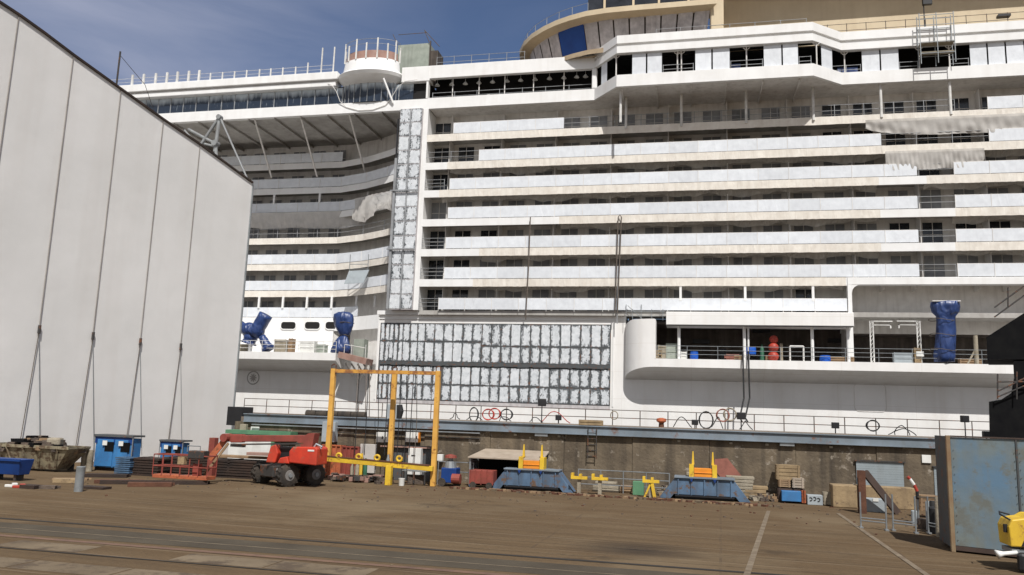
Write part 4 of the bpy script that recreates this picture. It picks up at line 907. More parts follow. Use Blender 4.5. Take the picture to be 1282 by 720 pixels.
lathe_blob('upper_wrap', pix_prof([(422, 427, 434), (418, 424, 438), (408, 420, 442), (400, 419.5, 443), (394, 420, 442), (391, 424, 438)], 69.5), 'blue_tarp', d1, 1)
lathe_blob('lower_wrap', pix_prof([(442, 415, 438), (436, 416, 439), (430, 419, 438), (424, 423, 436), (419, 427, 435)], 69.5), 'blue_tarp', d1, 2)
for zz, rr0 in ((9.85, .42), (11.0, .86), (8.6, .78)):
    MB().tube([(-31.72+rr0*math.cos(2*PI*i/18), 69.5+rr0*.76*math.sin(2*PI*i/18), zz+.05*math.sin(i)) for i in range(19)], .03, 6, cap=False).build('strap', 'rope', d1)
MB().cyl((-31.7, 69.5, 8.13), (-31.7, 69.5, 11), .2, n=10).build('davit_post', 'white_paint', d1)
d1 = thing('wrapped_davit', (-41, 69.6, 8.12), 'crossed davit arms wrapped in blue tarpaulin, beside the hangar corner', 'davit')
def wrapbar(a, b_, r0, r1, seed):
    pr = []; r = random.Random(seed); pts = []
    for i in range(8): t = i/7; pts.append(a.lerp(b_, t))
    mb = MB(); mb.tube(pts, [ (r0+(r1-r0)*i/7)*(1+r.uniform(-.14, .14)) for i in range(8)], 14); return mb.build('wrapped_arm', 'blue_tarp', d1, smooth='all')
Yd = 69.6
wrapbar(at(318, 420, Yd), at(333, 394, Yd), .75, .62, 1); wrapbar(at(298, 409, Yd), at(318, 415, Yd), .55, .75, 2); wrapbar(at(317, 414, Yd), at(311, 430, Yd), .55, .75, 3); wrapbar(at(328, 421, Yd-.3), at(336, 438, Yd-.3), .35, .6, 4)
MB().cyl(at(313, 440, Yd), at(315, 415, Yd), .2, n=8).build('davit_post', 'white_paint', d1)
d1 = thing('wrapped_davit', (19.3, 68.6, 8.12), 'tall upright davit wrapped in blue tarpaulin with folded top, on the right promenade ledge', 'davit')
lathe_blob('tarp_wrap', pix_prof([(453, 1171, 1196), (445, 1170, 1197), (430, 1171, 1196.5), (415, 1172, 1196), (402, 1172, 1195), (396, 1171, 1196), (391, 1168, 1200), (384, 1166.5, 1201), (378, 1166, 1202)], 68.8), 'blue_tarp', d1, 5, sq=.6)
MB().box(at(1166, 378, 68.6).x, at(1202, 378, 68.6).x, 68.35, 69.3, at(1180, 378.3, 68.6).z, at(1180, 376.6, 68.6).z).build('top_fold', 'sheet_plastic', d1, bevel=.03)
for zz, rr0 in ((9.2, .98), (10.4, .93), (11.6, .93)):
    MB().tube([(19.38+rr0*math.cos(2*PI*i/18), 68.8+rr0*.62*math.sin(2*PI*i/18), zz+.08*math.sin(i*.7)) for i in range(19)], .025, 6, cap=False).build('strap', 'rope', d1)
# promenade railings
def long_rail(label, xa, xb, Y, z, hts, post, r, m_, name='guard_railing', cat='railing', pcap=95, grp=None):
    t = thing(name, ((xa+xb)/2, Y, z), label, cat, grp)
    for h_ in hts: MB().cyl((xa, Y, z+h_), (xb, Y, z+h_), r, n=6).build('rail', m_, t)
    n = min(pcap, max(1, round((xb-xa)/post)))
    for i in range(n+1): xx = xa+(xb-xa)*i/n; MB().cyl((xx, Y, z), (xx, Y, z+hts[-1]+.02), r*1.25, n=6).build('post', m_, t)
    return t
long_rail('thin metal railing along the right promenade opening', -2.8, 24.6, 68.65, 8.12, (.4, .75, 1.1), 2.6, .02, 'galv')
long_rail('thin metal railing along the left promenade ledge by the wrapped davits', -46, -32.1, 68.7, 8.12, (.35, .7, 1.05), 1.3, .022, 'rail_white')
RY = 60.3
long_rail('long thin railing along the dock edge at the foot of the hull', -36, 22.6, RY, 2.5, (.55, 1.12), 2.05, .028, 'rail_dark')
# promenade clutter (own things)
def put(name, px, py, Y, z, builder, label, cat, group=None):
    p = at(px, py, Y); o = builder(p.x, Y, z); return tag(o, label, cat, group)
def barrel(r, h, m_): return lambda x, y, z: MB().tube([(x, y, z), (x, y, z+.03), (x, y, z+h*.33), (x, y, z+h*.35), (x, y, z+h*.66), (x, y, z+h*.68), (x, y, z+h)], [r*.96, r, r, r*1.05, r, r*1.03, r*.95], 14).build('barrel', m_)
def crate(w_, d_, h_, m_): 
    def f(x, y, z):
        mb = MB(); mb.box(x-w_/2+.04, x+w_/2-.04, y-d_/2+.04, y+d_/2-.04, z+.02, z+h_-.02)
        for sx in (-1, 1):
            for sy in (-1, 1): mb.box(x+sx*w_/2-.04*sx-.035, x+sx*w_/2-.04*sx+.035, y+sy*d_/2-.04*sy-.035, y+sy*d_/2-.04*sy+.035, z, z+h_)
        for q in (.12, .5, .88): mb.box(x-w_/2, x+w_/2, y-d_/2-.005, y-d_/2+.03, z+h_*q-.05, z+h_*q+.05)
        return mb.build('crate', m_)
    return f
Z8 = 8.13
put('barrel', 869, 447, 69.6, Z8, barrel(.33, .7, 'blue_plastic'), 'small blue drum on the promenade deck near the round shell', 'drum')
put('barrel', 940, 440, 69.6, Z8+.55, barrel(.42, .6, 'blue_plastic'), 'blue drum raised on a stand beside the promenade columns', 'drum')
put('barrel', 1033, 448, 69.6, Z8, barrel(.42, .55, 'blue_plastic'), 'blue tub low on the promenade deck right of the white column', 'drum')
put('gas_cylinder', 954, 440, 69.6, Z8, lambda x, y, z: MB().tube([(x, y, z), (x, y, z+1.0), (x, y, z+1.15), (x, y, z+1.2), (x, y, z+1.4)], [.17, .17, .1, .05, .05], 12).build('gas_cylinder', 'green_dark', smooth=True), 'green gas cylinder standing left of the red marker buoys', 'gas cylinder')
for i, (px, z, s_) in enumerate(((968, 0, .45), (968.5, .78, .42), (969, 1.5, .36))):
    p = at(px, 440, 69.6); mb = MB(); c0 = Vector((p.x, 69.6, Z8+z+s_*.9))
    n = 8; pts = [(c0.x, c0.y, c0.z-s_*.95*math.cos(PI*k/n)) for k in range(n+1)]; rr_ = [max(.03, s_*math.sin(PI*k/n)) for k in range(n+1)]
    tag(mb.tube(pts, rr_, 14).build('red_buoy', 'fender_red', smooth='all'), ('lowest', 'middle', 'topmost')[i]+' of the stacked round red buoys on the promenade deck', 'buoy', 'stacked red buoys')
rc = random.Random(5)
for i, (px, w_, h_, m_, lb) in enumerate(((823, .8, .8, 'plywood', 'small tan crate at the left end of the promenade, against the shell'), (829, .7, 1.25, 'pale_block', 'cream box standing at the left end of the promenade'), (842, 1.1, 1.4, 'box_green', 'tall grey-green crate left of the first promenade column'), (856, .5, .7, 'cabinet_white', 'small white box right of the first promenade column'),
        (905, .5, 1.0, 'black_cover', 'narrow black box on the promenade deck under the rail'), (916, 1.2, .55, 'brick_red', 'low reddish box left of the middle columns'), (925, .8, .45, 'plywood', 'low tan box touching the middle columns'), (962, .5, .5, 'wood', 'little wooden box between gas cylinder and red buoys'), (978, .22, 1.5, 'pale_block', 'cream upright batten right of the red buoys'),
        (1052, 2.0, .45, 'wood', 'long low timber crate on the promenade before the end posts'), (1130, 1.4, .9, 'cabinet_grey', 'pale grey cabinet in the lifeboat recess between hoist frames'), (1148, .5, 1.3, 'plywood', 'narrow tan box by the right hoist frame'), (1214, 1.6, .5, 'wood', 'low wooden box right of the tall blue wrap'))):
    put('crate', px, 445, 69.9, Z8, crate(w_, .6, h_, m_), lb, 'box')
fr = thing('pipe_frame', (8.5, 69.4, Z8), 'white pipe frame like a small gate on the promenade, right of the red buoys', 'frame')
a, b_ = at(989, 440, 69.3).x, at(1006, 440, 69.3).x
for x in (a, b_): MB().cyl((x, 69.3, Z8), (x, 69.3, Z8+1.25), .07, n=8).build('leg', 'rail_white', fr)
MB().cyl((a, 69.3, Z8+1.25), (b_, 69.3, Z8+1.25), .07, n=8).build('crossbar', 'rail_white', fr)
# boat hoist frames in recess
for i, (px, dr, lb) in enumerate(((1092, 1, 'white lattice hoist arm pointing right in the lifeboat recess'), (1151, -1, 'white lattice hoist arm pointing left in the lifeboat recess'))):
    p = at(px, 440, 69.8); t = thing('hoist_arm', (p.x, 69.8, Z8), lb, 'hoist'); zt = at(px, 402, 69.8).z
    mb = MB(); mb.box(p.x-.16, p.x-.08, 69.7, 69.8, Z8, zt); mb.box(p.x+.08, p.x+.16, 69.7, 69.8, Z8, zt)
    for k in range(10): z0 = Z8+(zt-Z8)*k/10; mb.bar((p.x-.12, 69.75, z0), (p.x+.12, 69.75, z0+.35), .04)
    mb.build('lattice_post', 'rail_white', t)
    mb = MB(); mb.box(p.x, p.x+dr*1.6, 69.7, 69.8, zt-.06, zt+.02); mb.box(p.x, p.x+dr*1.5, 69.7, 69.8, zt-.36, zt-.3); mb.box(p.x+dr*1.4, p.x+dr*1.5, 69.7, 69.8, zt-.6, zt-.3); mb.build('arm', 'rail_white', t)
    if i: MB().box(p.x-.3, p.x+.25, 69.5, 69.95, Z8+.6, Z8+1.0).build('winch_box', 'cabinet_white', t)
p = at(1222, 440, 69.6); t = thing('boat_support', (p.x, 69.6, Z8), 'cream steel support with a slanted leg, right of the tall blue wrap', 'support')
zt = at(1222, 420, 69.6).z; MB().cyl((p.x, 69.6, Z8), (p.x, 69.6, zt), .17, n=10).build('post', 'pale_block', t); MB().bar((p.x-.7, 69.6, Z8), (p.x, 69.6, Z8+1.3), .12).build('brace', 'pale_block', t)
p = at(1086, 425, 73); p1_ = at(1052, 404, 70)
# left promenade clutter
for i, (px, w_, h_, m_, lb) in enumerate(((305, 1.4, .8, 'pale_block', 'tan lumpy box beside the wrapped davit near the hangar'), (352, 1.2, 1.3, 'pale_block', 'pale machine box on the left promenade under the first oval window'), (365, .4, 1.4, 'wood', 'narrow brown box on the left promenade under the oval windows'), (386, 1.5, 1.2, 'cabinet_white', 'white winch housing on the left promenade under the second oval window'), (403, .9, .9, 'box_green', 'small grey-green box on the left promenade beside the hourglass wrap'))):
    put('crate', px, 438, 70.2, Z8, crate(w_, .7, h_, m_), lb, 'box')
# brown gangway platform at left ledge end
t = thing('gangway_platform', (-29.8, 69.3, 6.9), 'brown steel gangway platform at the end of the left ledge, right of the hourglass wrap', 'platform')
a, b_ = at(428, 441, 69), at(463, 447, 69)
MB().bar((a.x, 69, 7.95), (b_.x, 69, 7.35), 1.6, .55).build('deck_plate', 'brown_paint', t)
mb = MB()
for k in range(4): x = a.x+.3+k*.6; mb.bar((x, 69.3, 7.2), (x+.5, 70, 6.1), .12)
mb.bar((b_.x-.3, 69.2, 7.2), (b_.x-1.6, 70.2, 5.3), .14); mb.build('support_bracket', 'inner_white', t)
mb = MB(); 
for x in (a.x+.5, a.x+1.2, b_.x-.2): mb.cyl((x, 68.4, 7.6), (x, 68.4, 8.9), .03, n=6)
mb.cyl((a.x+.5, 68.4, 8.9), (b_.x-.2, 68.4, 8.6), .03, n=6); mb.build('handrail', 'rail_white', t)
tag(MB().box(at(445, 430, 70.6).x, at(458, 430, 70.6).x, 70.2, 71.2, 7.9, 9.6).build('machine_cage', 'box_green'), 'grey-green machine cage behind the brown gangway platform', 'machine')
# hanging lines by gangway
for i, (px, b2_) in enumerate(((449, 444), (459, 457), (463, 462))):
    p, q = at(px, 455, 66), at(b2_, 545, 45); rope([p, q], .035, ('leftmost', 'middle', 'rightmost')[i]+' of the three thin lines hanging below the brown gangway platform', group='lines under the gangway platform')
# ================================================================== dock-edge items (Y ~ 58-60, floor 2.5)
ZQ = 2.5
def coil(name, px, py, Y, r, label, m_, squash=1.0, n=3):
    p = at(px, py, Y); mb = MB()
    for k in range(n):
        pts = [(p.x+(r+.03*k)*math.cos(a)*squash, Y+.05*k, p.z+(r-.02*k)*math.sin(a)) for a in [2*PI*i/16 for i in range(17)]]; mb.tube(pts, .035, 6, cap=False)
    return tag(mb.build(name, m_), label, 'hose', 'hose coils on the dock railing')
coil('hose_coil', 593, 519, 60.1, .55, 'narrow upright black hose loop on the dock railing', 'hose_black', .6)
coil('hose_coil', 611, 519, 60.1, .42, 'left one of the paired red hose coils on the dock railing', 'hose_red')
coil('hose_coil', 619, 518, 60.1, .42, 'right one of the paired red hose coils on the dock railing', 'hose_red')
coil('hose_coil', 634, 519, 60.1, .42, 'round black hose coil right of the paired red coils', 'hose_black')
coil('hose_coil', 1093, 533, 60.1, .38, 'round black hose coil hung on the railing toward the right end', 'hose_black')
coil('hose_coil', 884, 526, 60.1, .62, 'tall black hose loop left of the cluttered hose reels', 'hose_black', .75)
coil('hose_coil', 769, 520, 60.1, .3, 'small pale coil on the railing right of the brown crate', 'pale_block', .9, 1)
coil('hose_coil', 905, 520, 59.6, .45, 'tangled pale hose coil beside the small black floodlight', 'brick_red', .9, 3)
coil('hose_coil', 914, 519, 59.6, .45, 'pale cable coil overlapping the reddish one', 'pale_block', .9, 3)
def hose_arch(px0, px1, h_, label, m_='hose_black', base=532):
    a, b_ = at(px0, base, 59.5), at(px1, base, 59.5); a.z = b_.z = ZQ+.05; n = 12
    rq = random.Random(int(px0)); k1, k2 = rq.uniform(.55, 1.5), rq.uniform(-.12, .12)
    pts = [(a.x+(b_.x-a.x)*(i/n)**k1+k2*math.sin(2*PI*i/n), 59.5+.2*math.sin(i), ZQ+.05+h_*.85*math.sin(PI*i/n)**1.3) for i in range(n+1)]
    rope(pts, .032, label, 'hose', 'hose', m_, 'hoses slung along the dock edge')
hose_arch(563, 576, .5, 'leftmost arched hose on the dock edge, near the yellow frame')
hose_arch(584, 604, .3, 'low hose arch under the narrow upright loop')
hose_arch(625, 640, .35, 'small hose arch under the round black coil')
hose_arch(663, 680, .4, 'black hose hump left of the small floodlight stand')
hose_arch(677, 714, .95, 'wide tall hose arch between the small floodlight and the brown crate', 'hose_red')
hose_arch(843, 866, .85, 'steep black hose arch right of the orange bollard')
hose_arch(888, 905, .95, 'black hose arch beside the tall loop')
hose_arch(926, 942, .7, 'black hose arch at the foot of the two thick hoses')
hose_arch(1112, 1146, .5, 'flat dark hose hump right of the round coil, toward the right end')
hose_arch(1120, 1138, .75, 'second higher hump over the flat hose toward the right end')
def lampstand(px, pyb, h_, sz, label, Y=59.4):
    p = at(px, pyb, Y); t = thing('flood_lamp', (p.x, Y, ZQ), label, 'lamp')
    MB().cyl((p.x, Y, ZQ), (p.x, Y, ZQ+h_), .04, n=6).build('pole', 'lamp_black', t); mb = MB(); mb.rbox((p.x, Y, ZQ+h_-.02), sz*1.1, .3, sz, .3); mb.build('lamp_head', 'lamp_black', t, bevel=.04)
lampstand(678, 528, 1.25, .55, 'black floodlight on a pole standing above the railing by the hose arches')
lampstand(699, 530, .25, .4, 'small black lamp low on the railing left of the brown crate')
lampstand(870, 535, .25, .38, 'small black lamp on the dock edge left of the tall hose loop')
lampstand(928, 538, .75, .5, 'black lamp head at the foot of the two thick hoses')
lampstand(1046, 541, .35, .42, 'black round lamp on the dock edge between hoses and coil')
lampstand(1208, 530, 1.05, .45, 'black floodlight on the railing near the black shelter')
lampstand(1235, 546, .1, .42, 'low black lamp at the right end of the railing')
p = at(828, 530, 59.2); t = thing('mooring_bollard', (p.x, 59.2, ZQ), 'orange mushroom-shaped mooring bollard on the dock edge', 'bollard')
MB().cyl((p.x, 59.2, ZQ), (p.x, 59.2, ZQ+.35), .2, .17, n=14).build('stem', 'rust_steel', t); MB().tube([(p.x, 59.2, ZQ+.3), (p.x, 59.2, ZQ+.42), (p.x, 59.2, ZQ+.6), (p.x, 59.2, ZQ+.66)], [.18, .36, .34, .1], 14).build('cap', 'orange_rust', t, smooth=True)
tag(crate(1.75, .8, .55, 'plywood')(at(740, 530, 40).x, 40, ZQ).copy() if False else crate(1.05, .6, .34, 'plywood')(at(740, 530, 36.5).x, 36.5, ZQ+.05), 'brown wooden crate on top of the dock wall beam', 'crate')
# ladder under the crate
t = thing('wall_ladder', (at(742, 545, QY).x, QY-.2, 1.2), 'short dark ladder hanging on the wall below the brown crate', 'ladder')
x = at(742, 545, QY).x
for s_ in (-.18, .18): MB().cyl((x+s_, QY-.16, 1.3), (x+s_, QY-.16, 2.55), .022, n=6).build('stile', 'dark_metal', t)
for k in range(5): MB().cyl((x-.18, QY-.16, 1.4+k*.24), (x+.18, QY-.16, 1.4+k*.24), .016, n=6).build('rung', 'dark_metal', t)
# left quay top items
for i, (px0, px1) in enumerate(((384, 396), (397, 410), (411, 424), (425, 440), (441, 458))):
    a, b_ = at(px0, 517, 38), at(px1, 518, 38); mb = MB()
    mb.tube([(a.x, 38, ZQ+.22), (b_.x, 38, ZQ+.22)], .19, 12); tag(mb.build('rubber_fender', 'tyre', smooth=True), ('first', 'second', 'third', 'fourth', 'fifth')[i]+' from the left of the five black rubber fenders on the dock wall', 'fender', 'rubber fenders on the dock wall')
tag(MB().box(at(290, 516, 36).x, at(309, 516, 36).x, 35.6, 36.6, 2.05, 2.95).build('dark_box', 'lamp_black', bevel=.02), 'black steel box on the dock wall beside the hangar corner', 'box')
t = thing('control_cabinet', (at(492, 520, 37).x, 37, ZQ), 'grey-blue control cabinet with black hose bundle on the dock wall behind the yellow frame', 'cabinet')
a, b_ = at(485, 520, 37), at(498, 520, 37); MB().box(a.x, b_.x, 36.8, 37.3, ZQ, ZQ+.82).build('cabinet_body', 'cabinet_grey', t, bevel=.01); MB().tube([(b_.x+.1, 36.9, ZQ+.8), (b_.x+.16, 36.9, ZQ+.5), (b_.x+.1, 36.9, ZQ)], [.14, .17, .1], 8).build('hose_bundle', 'hose_black', t)
# ================================================================== BLACK SHELTER right
t = thing('black_shelter', (19, 51, 2.5), 'large black sheeted shelter at the right edge, in front of the ship hull', 'shelter')
pl = [(1235, 422), (1282, 392), (1340, 355), (1340, 560), (1300, 556), (1275, 552), (1275, 465), (1262, 452), (1236, 452)]
mb = MB(); mb.prism([at(x, y, 50) for x, y in [(1235, 422), (1282, 392), (1345, 352), (1345, 450), (1236, 450)]], (1.43, 4.2, 0))
mb.build('roof_cover', 'black_cover', t)
for q in mb.v: pass
mb = MB(); mb.prism([at(x, y, 50) for x, y in [(1269, 452), (1345, 452), (1345, 553), (1239, 551), (1238, 503), (1254, 500), (1266, 492), (1270, 470)]], (1.1, 3.2, 0)); mb.build('side_cover', 'black_cover', t)
mb = MB()
for a, b_ in (((1249, 468), (1249, 500)), ((1249, 478), (1290, 478)), ((1249, 490), (1290, 470)), ((1249, 497), (1290, 480)), ((1273, 465), (1273, 500))): mb.cyl(at(a[0], a[1], 49.7), at(b_[0], b_[1], 49.7), .04, n=6)
mb.build('stair_rails', 'dark_metal', t)
mb = MB()
for a, b_ in (((1245, 385), (1282, 358)), ((1245, 397), (1282, 370)), ((1262, 360), (1262, 385))): mb.cyl(at(a[0], a[1], 49.9), at(b_[0], b_[1], 49.9), .04, n=6)
mb.build('roof_rail', 'dark_metal', t)
# ================================================================== HANGAR
hd = Vector((math.sin(math.radians(8.46)), math.cos(math.radians(8.46)), 0)); hn = Vector((hd.y, -hd.x, 0))   # along wall, outward
C0 = Vector((-29.765, 31.48, 0))
def hp(s_, z, o=0): p = C0+hd*s_+hn*o; return Vector((p.x, p.y, z))
prof = [(13.84, 0), (13.84, 17.24), (8.94, 18.19), (6.01, 18.66), (2.99, 19.22), (0, 19.78), (-1.65, 20.14), (-2.96, 20.38), (-3.9, 20.5), (-8, 20.9), (-14, 21.1), (-20, 21.1), (-26, 20.5), (-32, 18.8), (-34, 17.2), (-34, 0)]
hg = thing('fabric_hangar', hp(0, 0), 'huge pale grey fabric-clad hangar at the left with a sloping dark roof edge', 'hangar')
MB().prism([hp(s_, z) for s_, z in prof], hn*-34).build('fabric_wall', 'hangar_fabric', hg)
mb = MB()
rp_ = prof[1:-1]
for (s0, z0), (s1, z1) in zip(rp_[:-1], rp_[1:]): mb.bar(hp(s0, z0+.06, .03), hp(s1, z1+.06, .03), .10, .12)
mb.build('roof_trim', 'dark_plate', hg)
def topz(s_):
    for (s0, z0), (s1, z1) in zip(rp_[:-1], rp_[1:]):
        if s1 <= s_ <= s0: return z0+(z1-z0)*(s_-s0)/(s1-s0)
    return 17
for k in range(-4, 5):
    s_ = [0, 2.99, 6.01, 8.94][k] if 0 <= k < 4 else (11.6 if k == 4 else k*3.0)
    if k == 4: continue
    seam = MB(); seam.box(0, 0, 0, 0, 0, 0) if False else None
    tz = topz(s_); zk = 6.2
    MB().tube([hp(s_, tz, .03), hp(s_, zk, .06)], .026, 6).build('tie_cable', 'tie_grey', hg)
    MB().tube([hp(s_, zk+.2, .08), hp(s_, zk-.18, .08)], .07, 8).build('shackle', 'dark_metal', hg)
    MB().tube([hp(s_, zk-.1, .08), hp(s_-.3, .6, .12)], .020, 6).build('cable_tail', 'rope', hg)
    MB().tube([hp(s_, zk-.1, .08), hp(s_+.75, .6, .15)], .015, 6).build('cable_tail', 'galv', hg)
mb = MB(); 
for s_ in (13.88,): mb.bar(hp(s_, 0, 0.02), hp(s_, 17.2, 0.02), .10)
mb.build('corner_trim', 'galv', hg)
mb = MB(); mb.prism([hp(13.9, 0, -.5), hp(14.6, 0, -.5), hp(14.6, 2.6, -.5), hp(13.9, 2.6, -.5)], hn*.5); mb.build('corner_pier', 'truss_grey', hg)
t = thing('aerial_mast', hp(2.78, 19.3), 'thin aerial mast with guy wires on the hangar roof edge', 'mast')
MB().cyl(hp(2.78, 19.2, -.1), hp(2.78, 21.3, -.1), .05, n=6).build('pole', 'dark_metal', t)
MB().tube([hp(2.78, 21.1, -.1), hp(4.6, 20.2, -.1), hp(5.4, 19.0, -.1)], .015, 5).build('guy_wire', 'dark_metal', t)
t = thing('steel_truss', (-33, 49, 17), 'grey tubular steel truss poking up behind the hangar roof, before the overhang', 'truss')
TY = 50
nd = lambda px, py: at(px, py, TY)
for a, b_, r in (((275, 146), (251, 182), .11), ((275, 146), (269, 190), .13), ((275, 146), (315, 236), .07), ((236, 162), (270, 180), .10), ((256, 180), (271, 184), .08), ((231, 163), (262, 200), .07), ((270, 180), (271, 200), .12)):
    MB().cyl(nd(*a), nd(*b_), r, n=8).build('truss_tube', 'truss_grey', t)
mb = MB(); mb.cyl(nd(270, 180)+Vector((0, -.25, 0)), nd(270, 180)+Vector((0, .25, 0)), .22, n=12); mb.cyl(nd(275, 147)+Vector((0, -.2, 0)), nd(275, 147)+Vector((0, .2, 0)), .18, n=12); mb.build('node_joint', 'truss_grey', t)
# ================================================================== YARD OBJECTS
# ---- yellow frame
FY = 32.2
fr = thing('yellow_gantry', (-12.8, FY, 0), 'tall three-legged yellow steel goalpost frame standing before the dock wall', 'frame')
tl, tr = at(418, 461, FY), at(549, 461, FY); tm = at(484, 463, FY)
for q, y2, zb in ((tl, FY, .85), (tm, FY+1.0, .0), (tr, FY, .0)):
    mb = MB(); mb.box(q.x-.10, q.x+.10, y2-.10, y2+.10, zb, 4.72); lg = mb.build('leg', 'yellow_paint', fr, bevel=.015)
    MB().tube([(q.x-.1, y2, 4.72), (q.x-.1, y2, 4.86), (q.x, y2, 4.92), (q.x+.1, y2, 4.86), (q.x+.1, y2, 4.72)], .025, 6).build('lifting_eye', 'rust_steel', lg)
mb = MB(); mb.box(tl.x+.105, tr.x-.105, FY-.1, FY+.1, 4.55, 4.70); mb.build('top_beam', 'yellow_worn', fr)
mb = MB(); mb.bar((tl.x-.1, FY-.25, .92), (tr.x+.05, FY-.25, .72), .16, .2); mb.build('lower_beam', 'yellow_bright', fr, bevel=.01)
mb = MB(); mb.bar((tl.x-.3, FY-.25, 1.045), (tr.x-.1, FY-.25, .85), .2, .04); mb.build('beam_flange', 'rust_steel', fr)
for px in (424, 449, 472, 500):
    p = at(px, 575, FY-.3); mb = MB(); mb.tube([(p.x+.11*math.cos(a), FY-.3, 1.06+.10*math.sin(a)) for a in [2*PI*i/12 for i in range(13)]], .05, 8, cap=False); mb.build('cable_ring', 'yellow_bright', fr)
for px in (444, 456, 481, 497, 512):
    a = at(px+6, 466, FY); b_ = at(px, 570, FY-.2)
    MB().tube([a, b_], .018, 5).build('hanging_wire', 'hose_black', fr)
p = at(491, 605, FY-.1); t = tag(MB().box(p.x-.12, p.x+.12, FY-.65, FY-.41, 0, .78).build('yellow_pedestal', 'yellow_bright', bevel=.01), 'short square yellow pedestal standing under the lower beam of the yellow frame', 'pedestal')
def tapered(px, py, r0, r1, h_, m_, name, label, cat):
    p = atz(px, py); mb = MB(); mb.tube([(p.x, p.y, 0), (p.x, p.y, h_), (p.x, p.y, h_+.02)], [r0, r1, r1*1.06], 16); return tag(mb.build(name, m_, smooth=True), label, cat)
tapered(502.5, 608, .11, .13, .27, 'cabinet_white', 'bucket', 'small white bucket on the ground below the yellow frame', 'bucket')
# ---- things between the frame and wall
def gbox(name, px0, px1, ytop, ybot, Y, depth, m_, label, cat, bevel=.015, z0=None, group=None):
    a, b_ = at(px0, ybot, Y), at(px1, ytop, Y); zb = max(0, a.z) if z0 is None else z0
    zt = at((px0+px1)/2, ytop, Y).z
    mb = MB(); mb.box(a.x, b_.x, Y, Y+depth, zb, zt); return tag(mb.build(name, m_, bevel=bevel), label, cat, group)
def cage(name, px0, px1, ytop, Y, depth, m_, label, cat, ribs=4):
    a, b_ = at(px0, ytop, Y), at(px1, ytop, Y); zt = (a.z+b_.z)/2; t = thing(name, ((a.x+b_.x)/2, Y, 0), label, cat)
    mb = MB(); mb.box(a.x+.03, b_.x-.03, Y+.03, Y+depth-.03, .1, zt-.02); mb.build('side_panel', m_, t)
    mb = MB()
    for k in range(ribs+1): x = a.x+(b_.x-a.x)*k/ribs; mb.box(x-.03, x+.03, Y-.02, Y+.04, .0, zt)
    for z in (.1, zt-.05): mb.box(a.x-.03, b_.x+.03, Y-.025, Y+.03, z, z+.06)
    mb.build('rib_frame', m_, t); return t
cage('steel_skip', 404, 427, 557, 33.6, .7, 'orange_rust', 'bright orange ribbed steel bin behind the left leg of the yellow frame', 'bin')
cage('steel_skip', 429, 449, 559, 33.7, .6, 'red_dull', 'dull red ribbed steel bin right of the bright orange one', 'bin')
t = gbox('control_cabinet', 402, 420, 528, 553, 34.1, .35, 'cabinet_grey', 'grey-blue electrical cabinet on the dock wall above the orange bin', 'cabinet')
for i, (a, b_, lb) in enumerate(((471.5, 480, 'left white wall cabinet of the close pair behind the middle yellow leg'), (482, 490, 'right white wall cabinet of the close pair behind the middle yellow leg'), (508, 523, 'larger white wall cabinet with orange edge, right of the pair'))):
    p0, p1_ = at(a, 541, 34.2), at(b_, 554, 34.2); t = thing('wall_cabinet', ((p0.x+p1_.x)/2, 34.2, p1_.z), lb, 'cabinet')
    MB().box(p0.x, p1_.x, 34.2, 34.45, p1_.z, p0.z).build('cabinet_body', 'cabinet_white', t, bevel=.01)
    MB().box(p1_.x-.08, p1_.x-.04, 34.17, 34.2, p1_.z+.15, p1_.z+.28).build('latch', 'dark_metal', t)
    if i == 2: MB().box(p1_.x, p1_.x+.05, 34.21, 34.44, p1_.z, p0.z).build('orange_edge', 'orange_paint', t)
p0, p1_ = at(511.5, 561, 33.8), at(526, 583, 33.8); t = thing('white_locker', ((p0.x+p1_.x)/2, 33.8, p1_.z), 'tall white locker with a small dark mark against the grey hoarding', 'locker')
MB().box(p0.x, p1_.x, 33.8, 34.1, .3, p0.z).build('locker_body', 'cabinet_white', t, bevel=.01); MB().box(p0.x+.15, p0.x+.33, 33.78, 33.8, p1_.z+.4, p1_.z+.44).build('mark', 'lamp_black', t)
gbox('dark_hoarding', 490, 540, 558, 600, 34.15, .2, 'cont_dark', 'dark grey hoarding on the dock wall behind the white locker', 'hoarding', z0=0)
tag(MB().box(at(478, 560, 34.2).x, at(540, 560, 34.2).x, 34.0, 34.45, 1.42, 1.47).build('wall_shelf', 'brown_paint'), 'long brown shelf under the white wall cabinets', 'shelf')
gbox('white_sheeting', 449, 471, 556, 590, 34.0, .1, 'sheet_plastic', 'whitish hanging sheeting between the red bin and the middle yellow leg', 'sheeting', z0=.25)
for i, (px, m_, lb) in enumerate(((452, 'yellow_bright', 'yellow and green pump bottle in the clutter under the frame'), (457, 'green_dark', 'dark green bottle in the clutter under the frame'), (485, 'galv', 'upright grey gas cylinder right of the middle yellow leg'), (447, 'pale_block', 'pale upright cylinder left of the pump bottle'), (441, 'pale_block', 'shorter pale cylinder beside the red bin'))):
    p = at(px, 590, 33.0); h_ = (1.15, .95, 1.15, .75, .7)[i]; tag(MB().tube([(p.x, 33, 0), (p.x, 33, h_*.8), (p.x, 33, h_*.9), (p.x, 33, h_)], [.09, .09, .05, .04], 10).build('gas_cylinder', m_, smooth=True), lb, 'cylinder')
rb = random.Random(21)
mb = MB()
for i in range(70):
    p = at(rb.uniform(415, 488), 600, rb.uniform(31.9, 33.2)); s_ = rb.uniform(.08, .3); mb.rbox((p.x, p.y, rb.uniform(0, .12)), s_*1.5, s_, s_*.6, rb.uniform(0, 3), rb.choice((0, 1, 2)))
tag(mb.build('scrap_heap', ['rubbish', 'dark_metal', 'brown_paint']), 'low dark heap of rubble and scrap under the yellow frame', 'heap', kind='stuff')
